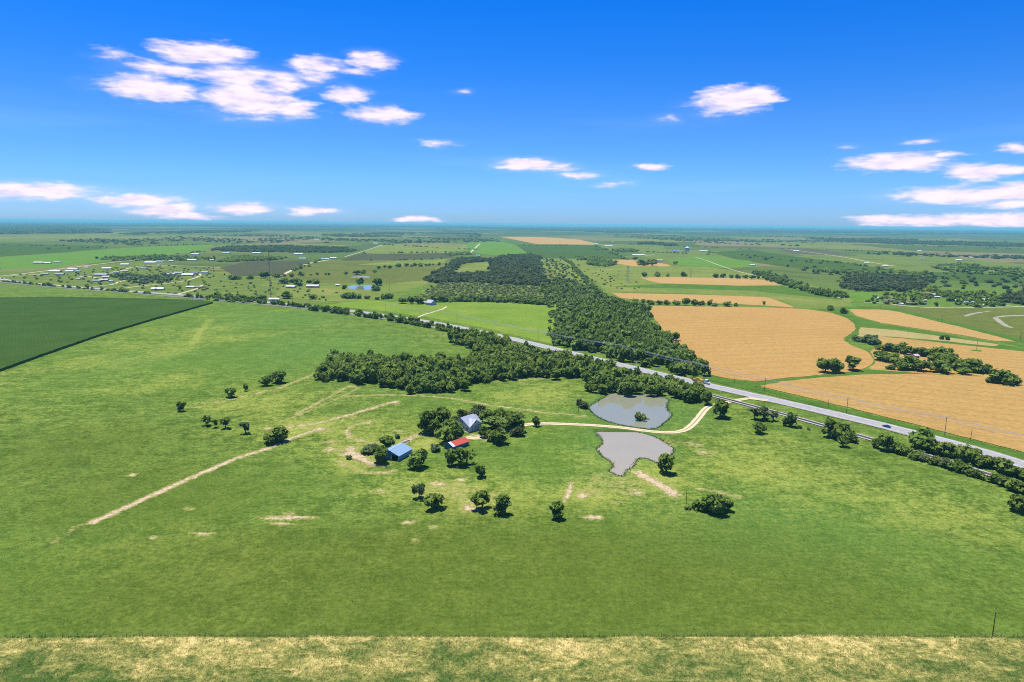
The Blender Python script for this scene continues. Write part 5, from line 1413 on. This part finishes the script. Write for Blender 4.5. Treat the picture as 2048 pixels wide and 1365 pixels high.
BLD = [ # x, y, width px, roof, wall, name, label, category
 (78,528,18,PI,CRM,'farm_building','pinkish roofed barn of the farm amid the green crop','barn'),
 (95,528,14,WH,BL_,'farm_building','white and blue shed next to the pinkish roofed barn','shed'),
 (115,526,11,GY,WH,'farm_building','grey roofed shed at the end of the crop farm','shed'),
 (90,550,13,GY,GY,'mobile_home','grey mobile home on the sandy yard','house'),
 (111,545,22,WH,GY,'mobile_home','long pale metal roof beside the upper lane','house'),
 (120,551,17,GY,GY,'mobile_home','wide grey roofed home below the long pale roof','house'),
 (146,541,19,PI,WH,'mobile_home','pinkish roofed home against the upper lane','house'),
 (139,545,14,WH,BL_,'mobile_home','pale home tucked under the pinkish roofed one','house'),
 (157,545,10,BL_,GRN,'mobile_home','little pale blue trailer home beside the pinkish roof','trailer'),
 (173,537,8,WH,WH,'mobile_home','tiny white cabin among dark trees on the upper lane','house'),
 (214,539,17,WH,TEAL,'mobile_home','white roofed home with pale turquoise wall','house'),
 (158,560,8,PI,WH,'mobile_home','small pinkish shed alone on the grass','shed'),
 (203,552,27,GY,GY,'mobile_home','largest grey roofed home on the sandy drive','house'),
 (212,556,13,CRM,TN,'mobile_home','cream trailer below the largest grey roof','trailer'),
 (194,564,14,GY,GRN,'mobile_home','grey green home at the bend above the highway','house'),
 (209,562.5,16,PI,BRN,'mobile_home','pink and brown home at the bend above the highway','house'),
 (223,565,9,GRN,GRN,'mobile_home','pale green upright shed at the lane bend','shed'),
 (233,547,11,GY,BL_,'mobile_home','blue grey home where two lanes meet','house'),
 (251,544,10,TN,GY,'mobile_home','tan roofed home next to the rough trees','house'),
 (250,531,15,WH,GRN,'mobile_home','white home halfway along the upper lane','house'),
 (301,527,20,WH,BL_,'mobile_home','long blue white home in the upper row','house'),
 (320,525,14,TEAL,WH,'mobile_home','turquoise roofed home in the upper row','house'),
 (343,524,9,WH,GY,'mobile_home','small white trailer in the upper row','trailer'),
 (363,513,12,BRN,GY,'mobile_home','brownish home behind the upper row','house'),
 (391,510,15,WH,BL_,'mobile_home','pale home behind the upper row beside trees','house'),
 (384,522,19,WH,BL_,'mobile_home','broad white roof at the end of the upper row','house'),
 (424,522,8,WH,BRN,'mobile_home','low white trailer by the dark tree belt','trailer'),
 (453,508,16,BL_,GY,'mobile_home','pale blue roof in the yard behind the tree belt','house'),
 (288,539,13,GY,GRN,'mobile_home','grey green home on the middle lane','house'),
 (295,535,9,BRN,BRN,'mobile_home','small brown roofed home on the middle lane','house'),
 (317,533,5,WH,GY,'mobile_home','white van sized shed on the middle lane','shed'),
 (340,551,23,GY,GY,'mobile_home','long grey roofed home at the head of the winding lane','house'),
 (357,548,15,GY,TN,'mobile_home','second grey roof behind the long grey home','house'),
 (376,552,22,WH,GY,'mobile_home','white and grey double home at the lane loop','house'),
 (390,548,16,DKG,GY,'mobile_home','dark slate roofed home at the lane loop','house'),
 (410,547,13,BL_,BL_,'mobile_home','pale blue trailer next to the dark tilled field','trailer'),
 (316,581,23,WH,BL_,'mobile_home','long narrow white mobile home close to the highway','trailer'),
 (382,577,17,WH,GY,'mobile_home','white house at the end of the short dirt drive','house'),
 (397,577,15,DKG,TN,'mobile_home','dark roofed house beside the white one on the short drive','house'),
 (282,566,17,CRM,GRN,'mobile_home','pale flat shed beside the winding lane','shed'),
 (514,508,17,WH,WH,'farm_building','thin white roof behind the tree belt','barn'),
 (597,510,16,WH,CRM,'farm_building','white farm roofs in front of the flat dark wood','barn'),
 (537,518,17,WH,BL_,'mobile_home','white home above the tilled field near the mast','house'),
 (552,519,13,WH,GRN,'mobile_home','pale trailer next to the white home above the tilled field','trailer'),
 (606,519,15,TEAL,TEAL,'mobile_home','blue green home at the pinkish field road','house'),
 (651,520,16,TEAL,GY,'mobile_home','dim teal roofed home past the pinkish field road','house'),
 (667,518,12,WH,GY,'mobile_home','white roofed home at the top of the field road','house'),
 (582,577,18,WH,GY,'farm_building','low white roofed stable under three oaks','stable'),
 (600,572,8,WH,GY,'farm_building','tiny white roof between two oaks','shed'),
 (626,576,24,PI,TN,'farm_building','long pinkish low stable beside the paddock','stable'),
 (675,573,7,WH,BRN,'farm_building','lonely small shed in the pasture by the far pond','shed'),
 (549,603,20,WH,WH,'roadside_store','pale roadside building beside the highway below the mast','store'),
 (915,509,15,BL_,WH,'farmhouse','pale blue roofed farmhouse at the end of the bright track','house'),
 (926,510,8,WH,WH,'farm_building','white shed beside the pale blue farmhouse','shed'),
 (956,513,9,BL_,BL_,'farm_building','small blue grey barn past the bright track','barn'),
 (751,488,9,WH,WH,'farmhouse','far white gabled house on the middle plain','house'),
 (634,480,11,WH,WH,'farmhouse','far white house in front of the blue belt','house'),
 (1032,518,17,WH,WH,'farmhouse','white farmhouse at the top of the dusky wood','house'),
 (1277,512,24,WH,WH,'farm_building','long white metal barn on the cream yard','barn'),
 (1258,502,17,GY,TN,'farm_building','grey sheds half hidden behind the long white barn','shed'),
 (1217,493,17,WH,CRM,'farmhouse','far white farmstead beside the stubble','house'),
 (1192,489,7,WH,GY,'farm_building','small white shed at the stubble corner','shed'),
 (1352,503,15,TEAL,TEAL,'farm_building','low teal tank shed left of the silo','barn'),
 (1370,504,8,BRN,BRN,'farm_building','small brown shed at the foot of the silo','shed'),
 (1407,504,15,WH,TN,'farm_building','white roofed open shed right of the silo','barn'),
 (1317,523,16,GRN,GRN,'farm_building','pale green roof behind the great dark oak clump','barn'),
 (1592,503,11,WH,TN,'farm_building','white shed on the distant pale road','shed'),
 (1504,532,11,WH,GY,'farmhouse','white house at the head of the long hedge','house'),
 (1770,534,11,WH,GY,'farm_building','white shed near the end of the distant road','shed'),
 (1733,528,9,WH,WH,'farm_building','small white shed on the bend of the distant road','shed'),
 (1844,519,9,GY,WH,'farm_building','grey barn within the far right tree belt','barn'),
 (1917,522,11,WH,WH,'farm_building','white barn in the far right farms','barn'),
 (1941,517,9,WH,GY,'farm_building','narrow white roof behind the far right barn','barn'),
 (1983,516,9,WH,WH,'farm_building','bright white shed at the far right','shed'),
 (1838,503,8,WH,GY,'farm_building','little pale shed on the far right plain','shed'),
 (1759,599,10,WH,WH,'farm_building','white shed by the narrow glinting pond','shed'),
 (1780,605,26,BRN,TN,'hamlet_house','long brown roofed house in the left hamlet','house'),
 (1822,610,21,BRN,BRN,'hamlet_house','reddish brown hipped looking house in the hamlet','house'),
 (1802,611,6,WH,WH,'hamlet_house','tiny white hut between the two brown houses','shed'),
 (1843,604,18,TN,GY,'hamlet_house','tan roofed house behind the reddish brown one','house'),
 (1851,590,15,(.45,.13,.08),TN,'hamlet_house','red roofed house at the back of the hamlet','house'),
 (1866,592,9,WH,GY,'hamlet_house','white roofed cabin next to the red roof','house'),
 (1873,597,11,CRM,TN,'hamlet_house','cream trailer below the white roofed cabin','trailer'),
 (1914,604,9,WH,GY,'hamlet_house','white roof on the dusty lane','house'),
 (1937,608,20,BL_,BL_,'hamlet_house','pale blue house in the right hamlet','house'),
 (1972,603,22,WH,BL_,'hamlet_house','big white roofed house in the right hamlet','house'),
 (1962,613,8,WH,WH,'hamlet_house','small white shed below the big white roof','shed'),
 (2028,596,9,GY,GY,'hamlet_house','grey roof sunk in the solid dark wood','house'),
 (1830,717,10,PI,TN,'grove_house','pinkish roof peeping out of the stubble grove','house'),
 (1852,730,9,TN,PI,'grove_house','low pale roof on the lower side of the stubble grove','house'),
]
for x, y, wd, rf, wl_, nm, lb, ct in BLD:
    big = ct in ('barn', 'stable', 'store')
    gable_building(nm, x, y, wd, rf, wl_, lb, ct, None, None, 3.4 if big else 2.6, None, None, not big and y > 500)
# gabled grey barn beyond the highway, turned towards us
gable_building('gabled_barn', 862, 611, 17, (.46, .46, .46), (.34, .40, .46), 'grey gabled barn under oaks in the bright green field', 'barn', -.75, 10.5, 3.8, 3.6, None, True)
X, Y = Gp(851, 608)
gable_building('farm_building', 850, 608, 12, TN, GY, 'low tan lean shed behind the gabled grey barn', 'shed', -.75, 6, 2.3, 1.0, None, False)
# grain silo
X, Y = Gp(1374, 503); s = MPP(1374, 503)
si = empty('grain_silo', (X, Y, 0), 0, 'round blue grey metal grain silo with conical roof', 'silo')
R_ = 4.4 * s; hh = 7.2 * s; n = 20; b = MB()
vs_ = [(R_ * math.cos(6.2832 * i / n), R_ * math.sin(6.2832 * i / n), z_) for z_ in (0, hh) for i in range(n)]
b.add(vs_, [(i, (i + 1) % n, n + (i + 1) % n, n + i) for i in range(n)]); b.build('bin_wall', paint_mat((.30, .40, .48), .5, 0, .3), si)
MB().tube((0, 0, hh), (0, 0, hh + R_ * .55), R_ * 1.04, .6, n).build('cone_roof', paint_mat((.62, .68, .72), .5), si)
MB().tube((R_ + .2, 0, 0), (R_ * .3, 0, hh + R_ * .6), .35, .35, 6).build('auger', paint_mat((.40, .40, .42)), si)

# ------------------------------------------------------------------ poles, lines, masts
POLE = paint_mat((.115, .085, .065), .9); PWIRE = paint_mat((.52, .52, .52), .4, 0, .3)
def utility_pole(X, Y, h_, label, arm=True, rz=0.0, group=None, r0=.19):
    e = empty('utility_pole', (X, Y, 0), rz, label, 'pole', group)
    MB().tube((0, 0, -.2), (0, 0, h_), r0, r0 * .65, 8).build('shaft', POLE, e)
    if arm:
        c_ = MB().box(-1.2, 1.2, -.07, .07, h_ - .75, h_ - .6).build('crossarm', POLE, e)
        for xx in (-1.05, 0, 1.05):
            MB().tube((xx, 0, h_ - .6 if xx else h_), (xx, 0, h_ - .3 if xx else h_ + .28), .06, .05, 6).build('insulator', TRIM, c_)
    return e
def wires(name, tops, label, sag, offs, r=.035):
    """conductors strung between pole tops: tops list of (x, y, z)"""
    e = empty(name, (tops[0][0], tops[0][1], tops[0][2]), 0, label, 'wire')
    T0 = Vector(tops[0])
    for ox, oz in offs:
        b = MB()
        for p_, q_ in zip(tops[:-1], tops[1:]):
            p_ = Vector(p_); q_ = Vector(q_); d_ = (q_ - p_); nn = Vector((d_.y, -d_.x, 0)).normalized()
            prev = None
            for i in range(9):
                t_ = i / 8
                v_ = p_.lerp(q_, t_) + nn * ox + Vector((0, 0, oz - sag * 4 * t_ * (1 - t_))) - T0
                if prev is not None: b.tube(prev, v_, r, None, 3)
                prev = v_
        b.build('conductor', PWIRE, e)
    return e
hw_px = [(772,627,13),(914,649,13),(1076,685,12),(1240,716,12),(1394,756,12),(1529,783,10),(1693,827,10.5),(1889,872,11.3)]
P_ = [Gp(x, y) for x, y, _ in hw_px]
d_ = np.array(P_[-1]) - np.array(P_[-2]); P_.append(tuple(np.array(P_[-1]) + d_ * 1.05))
hts_ = [h for _, _, h in hw_px] + [11]
names = ['where the faint track leaves for the gabled barn', 'beside the bright green mown field', 'at the corner of the bright green field', 'against the middle of the creek wood', 'at the tip of the creek wood', 'opposite the driveway turnoff', 'where the ditch grass meets the golden stubble', 'beside the stubble past the blue car', 'far along the stubble edge']
tops = []
for i, ((X, Y), h_) in enumerate(zip(P_, hts_)):
    dx = np.array(P_[min(i + 1, len(P_) - 1)]) - np.array(P_[max(i - 1, 0)])
    utility_pole(X, Y, h_, 'wooden highway power pole ' + names[i], True, math.atan2(dx[1], dx[0]) + math.pi / 2)
    tops.append((X, Y, h_ - .3))
wires('power_line', tops, 'power line strung along the far side of the highway', .9, [(-1.05, 0), (1.05, 0), (0, .5), (0, -2.0)], .07)
for x, y, h_, lb in [(1656,816,6.5,'short bare pole between the stubble poles'), (1941,882,6.0,'short bare pole past the second stubble pole'), (1469,766,5.0,'short bare pole in the green ditch corner'), (1985,1271,7.6,'bare wooden pole rising from the wire fence'), (1371.5,1021,9.3,'bare wooden pole beside the many stemmed bush'),
                     (1612,1060,1.7,'short pale post alone in the pasture'), (1046,866,7.5,'thin pole beside the ragged two tier tree'), (350,600,8,'highway pole behind the corn block'), (445,603,8,'highway pole at the corner of the corn block'), (466,598,7.5,'highway pole left of the mast'), (585,606,8,'highway pole right of the mast'), (840,628,7.5,'slim pole at the faint track'), (962,616,6,'slim pole in front of the pale scrub')]:
    X, Y = Gp(x, y); utility_pole(X, Y, h_, lb, False, 0, None, .16 if h_ > 3 else .08)
for x, y, h_, lb in [(1157,824,8.6,'utility pole with crossarm on the bank of the islet pond'), (1953,701,10,'crossarm pole on a grass patch in the stubble'), (1761,618,13,'crossarm pole at the tip of the tapering stubble strip'), (1883,646,11,'crossarm pole on the margin of the tapering stubble strip'), (2040,683,11,'crossarm pole at the end of the tapering stubble strip'), (779,585,17,'tall crossarm pole beside the small far pond')]:
    X, Y = Gp(x, y); utility_pole(X, Y, h_, lb, True, .8)
o = poly_sheet('grass_patch', [(Gp(1953, 702)[0] + 5 * math.cos(a), Gp(1953, 702)[1] + 5 * math.sin(a)) for a in np.linspace(0, 6.28, 12)[:-1]], .26, DITCH, 2, .5); o['label'] = 'round green grass patch under the stubble pole'
STEEL = paint_mat((.42, .44, .44), .6, 0, .3)
def lattice(X, Y, h_, w0, w1, label, name, arms=(), mat=STEEL, r=.12, guy=False):
    e = empty(name, (X, Y, 0), .5, label, 'tower')
    legs = [(-1, -1), (1, -1), (1, 1), (-1, 1)]
    lv = int(max(4, h_ / max(w0 * 1.4, 2.5)))
    for sx_, sy_ in legs:
        MB().tube((sx_ * w0 / 2, sy_ * w0 / 2, 0), (sx_ * w1 / 2, sy_ * w1 / 2, h_), r, r * .8, 5).build('leg', mat, e)
    b = MB()
    for i in range(lv):
        z0_, z1_ = h_ * i / lv, h_ * (i + 1) / lv
        a0 = (w0 + (w1 - w0) * i / lv) / 2; a1 = (w0 + (w1 - w0) * (i + 1) / lv) / 2
        for k in range(4):
            p_, q_ = legs[k], legs[(k + 1) % 4]
            b.tube((p_[0] * a0, p_[1] * a0, z0_), (q_[0] * a1, q_[1] * a1, z1_), r * .6, None, 4)
            b.tube((q_[0] * a0, q_[1] * a0, z0_), (p_[0] * a1, p_[1] * a1, z1_), r * .6, None, 4)
    b.build('bracing', mat, e)
    for z_, L_ in arms:
        c_ = MB().tube((-L_, 0, z_), (L_, 0, z_), r, None, 4).tube((-L_, 0, z_), (0, 0, z_ + L_ * .25), r * .7, None, 4).tube((L_, 0, z_), (0, 0, z_ + L_ * .25), r * .7, None, 4).build('crossarm', mat, e)
    if guy:
        for k in range(3):
            a_ = k * 2.094 + .4
            MB().tube((0, 0, h_ * .92), (math.cos(a_) * h_ * .45, math.sin(a_) * h_ * .45, 0), .035, None, 3).build('guy_wire', mat, e)
    return e
X, Y = Gp(541.5, 595); lattice(X, Y, 72, 1.5, 1.1, 'tall thin guyed radio mast beside the highway', 'radio_mast', (), paint_mat((.30, .24, .22)), .11, True)
X, Y = Gp(1255, 566); lattice(X, Y, 36, 6.0, 1.4, 'pale lattice power pylon in the yellow green pasture', 'power_pylon', ((33, 5), (28, 6.5), (23, 5.5)), paint_mat((.40, .44, .40)), .16)
X, Y = Gp(1381, 556); lattice(X, Y, 22, 3.0, 1.0, 'thin lattice pylon at the long stubble strip', 'power_pylon', ((20, 4), (16, 4.5)), STEEL, .14)
X, Y = Gp(217, 448.5)
lattice(X * .5, Y * .5, 90, 4, 2, 'faint far tower standing above the left horizon', 'radio_mast', (), STEEL, .6)
X, Y = Gp(1225, 491); wt_ = empty('water_tower', (X, Y, 0), 0, 'small white water tower above the far farmstead', 'water tower'); s = MPP(1225, 491)
for sx_, sy_ in ((-1, -1), (1, -1), (1, 1), (-1, 1)):
    MB().tube((sx_ * 1.6, sy_ * 1.6, 0), (sx_ * 1.1, sy_ * 1.1, 6 * s), .25, .2, 5).build('leg', STEEL, wt_)
MB().tube((0, 0, 6 * s), (0, 0, 7.6 * s), 1.5 * s, 1.5 * s, 14).tube((0, 0, 7.6 * s), (0, 0, 8.3 * s), 1.5 * s, .3, 14).build('tank', paint_mat(WH), wt_)

# ------------------------------------------------------------------ vehicles
TYRE = paint_mat((.02, .02, .022), .9); RIM = paint_mat((.45, .45, .46), .35, 0, .7)
def wheel(parent, x, y, r, wdt=.22):
    s_ = 1 if y > 0 else -1
    t_ = MB().tube((x, y - wdt / 2 * s_, r), (x, y + wdt / 2 * s_, r), r, r, 16).build('wheel', TYRE, parent)
    MB().tube((x, y + wdt / 2 * s_, r), (x, y + (wdt / 2 + .02) * s_, r), r * .6, r * .55, 12).build('rim', RIM, t_)
def road_pose(x, y, side):
    """position on the lane next to a photograph pixel, heading along the road"""
    p0 = G(x, y); i = int(np.argmin(np.linalg.norm(ROAD - p0, axis=1)))
    t_ = ROAD[i + 1] - ROAD[i - 1]; t_ = t_ / np.linalg.norm(t_); n_ = np.array([t_[1], -t_[0]])
    tt = (p0 - ROAD[i]) @ t_
    return ROAD[i] + t_ * tt + n_ * side, math.atan2(t_[1], t_[0])
def car(px, py, side, col, label, flip=False, name='car'):
    p_, rz = road_pose(px, py, side)
    e = empty(name, (p_[0], p_[1], .345), rz + (math.pi if flip else 0), label, 'car')
    bm = paint_mat(col, .25)
    prof = [(-2.3, .35), (-2.35, .75), (-2.2, .95), (-1.5, 1.0), (1.0, 1.0), (2.1, .88), (2.35, .65), (2.3, .35)]
    b = MB(); n_ = len(prof)
    W = [.82, .9, .88, .86, .86, .84, .86, .84]
    b.add([(x, -w_, z) for (x, z), w_ in zip(prof, W)] + [(x, w_, z) for (x, z), w_ in zip(prof, W)], [tuple(range(n_)), tuple(range(2 * n_ - 1, n_ - 1, -1))] + [(i, n_ + i, n_ + (i + 1) % n_, (i + 1) % n_) for i in range(n_)])
    b.build('body', bm, e)
    MB().add([(-1.7, -.78, .99), (1.05, -.78, .99), (.35, -.62, 1.46), (-1.1, -.62, 1.46), (-1.7, .78, .99), (1.05, .78, .99), (.35, .62, 1.46), (-1.1, .62, 1.46)],
             [(0, 1, 2, 3), (7, 6, 5, 4), (1, 5, 6, 2), (4, 0, 3, 7)]).build('window', GLASS, e)
    MB().slab([(-1.12, -.64, 1.52), (.38, -.64, 1.52), (.38, .64, 1.52), (-1.12, .64, 1.52)], .06).build('roof', bm, e)
    for x in (-1.4, 1.42):
        for y in (-.82, .82): wheel(e, x, y, .33)
    for y in (-.6, .6):
        MB().box(2.28, 2.37, y - .2, y + .2, .6, .78).build('headlight', TRIM, e)
        MB().box(-2.38, -2.30, y - .2, y + .2, .68, .86).build('tail_light', paint_mat((.35, .02, .02), .3), e)
    return e
car(1773, 856, 2.1 * _near, (.03, .10, .20), 'dark blue car driving along the highway past the stubble')
car(1279, 738.5, 2.1 * _near, (.20, .40, .60), 'light blue car on the highway stretch between the woods')
# flatbed lorry: white cab, yellow machine on the trailer
p_, rz = road_pose(1412, 769.5, -2.2 * _near)
sgn = 0 if ROAD[0][0] < ROAD[-1][0] else math.pi
tdir = np.array([math.cos(rz), math.sin(rz)])
face = rz if tdir[0] > 0 else rz + math.pi
lo = empty('lorry', (p_[0], p_[1], .345), face, 'white cab lorry pulling a trailer with a yellow load by the turnoff', 'lorry')
CAB = paint_mat((.62, .68, .68), .35); YEL = paint_mat((.68, .44, .03), .5)
MB().prism([(-1.2, .6), (2.4, .6), (2.5, 1.4), (1.4, 1.7), (.9, 3.3), (-1.2, 3.5)], -1.2, 1.2).build('cab', CAB, lo)
MB().add([(1.46, -1.05, 1.78), (1.46, 1.05, 1.78), (1.0, 1.0, 3.05), (1.0, -1.0, 3.05)], [(0, 1, 2, 3)]).build('windscreen', GLASS, lo)
MB().box(-13.5, -1.3, -1.22, 1.22, 1.0, 1.25).build('trailer_bed', DARK, lo)
ld = MB().prism([(-12.6, 1.27), (-3.2, 1.27), (-3.6, 2.3), (-6.0, 2.7), (-6.6, 3.4), (-9.2, 3.4), (-9.8, 2.5), (-12.4, 2.1)], -1.05, 1.05).build('yellow_load', YEL, lo)
MB().tube((-9.0, 0, 3.3), (-4.0, 0, 4.1), .2, .15, 6).build('load_boom', YEL, ld)
for x in (1.6, -.4, -11.9, -10.7, -2.4):
    for y in (-1.05, 1.05): wheel(lo, x, y, .48, .3)

# ------------------------------------------------------------------ air
hz = MB().box(-90000, 90000, -700, 84000, -2.5, 124).mesh('haze')
M = bpy.data.materials.new('haze_air'); M.use_nodes = True; M.node_tree.nodes.clear(); T = NT(M.node_tree)
pv = T.n('ShaderNodeVolumePrincipled'); pv.inputs['Color'].default_value = (.30, .80, .97, 1); pv.inputs['Density'].default_value = 5.2e-5
pv.inputs['Anisotropy'].default_value = 0.0
oo = T.n('ShaderNodeOutputMaterial'); T.t.links.new(pv.outputs[0], oo.inputs['Volume'])
ho = link('haze', hz, M); ho['kind'] = 'stuff'; ho['label'] = 'thin blue summer haze over the plain'
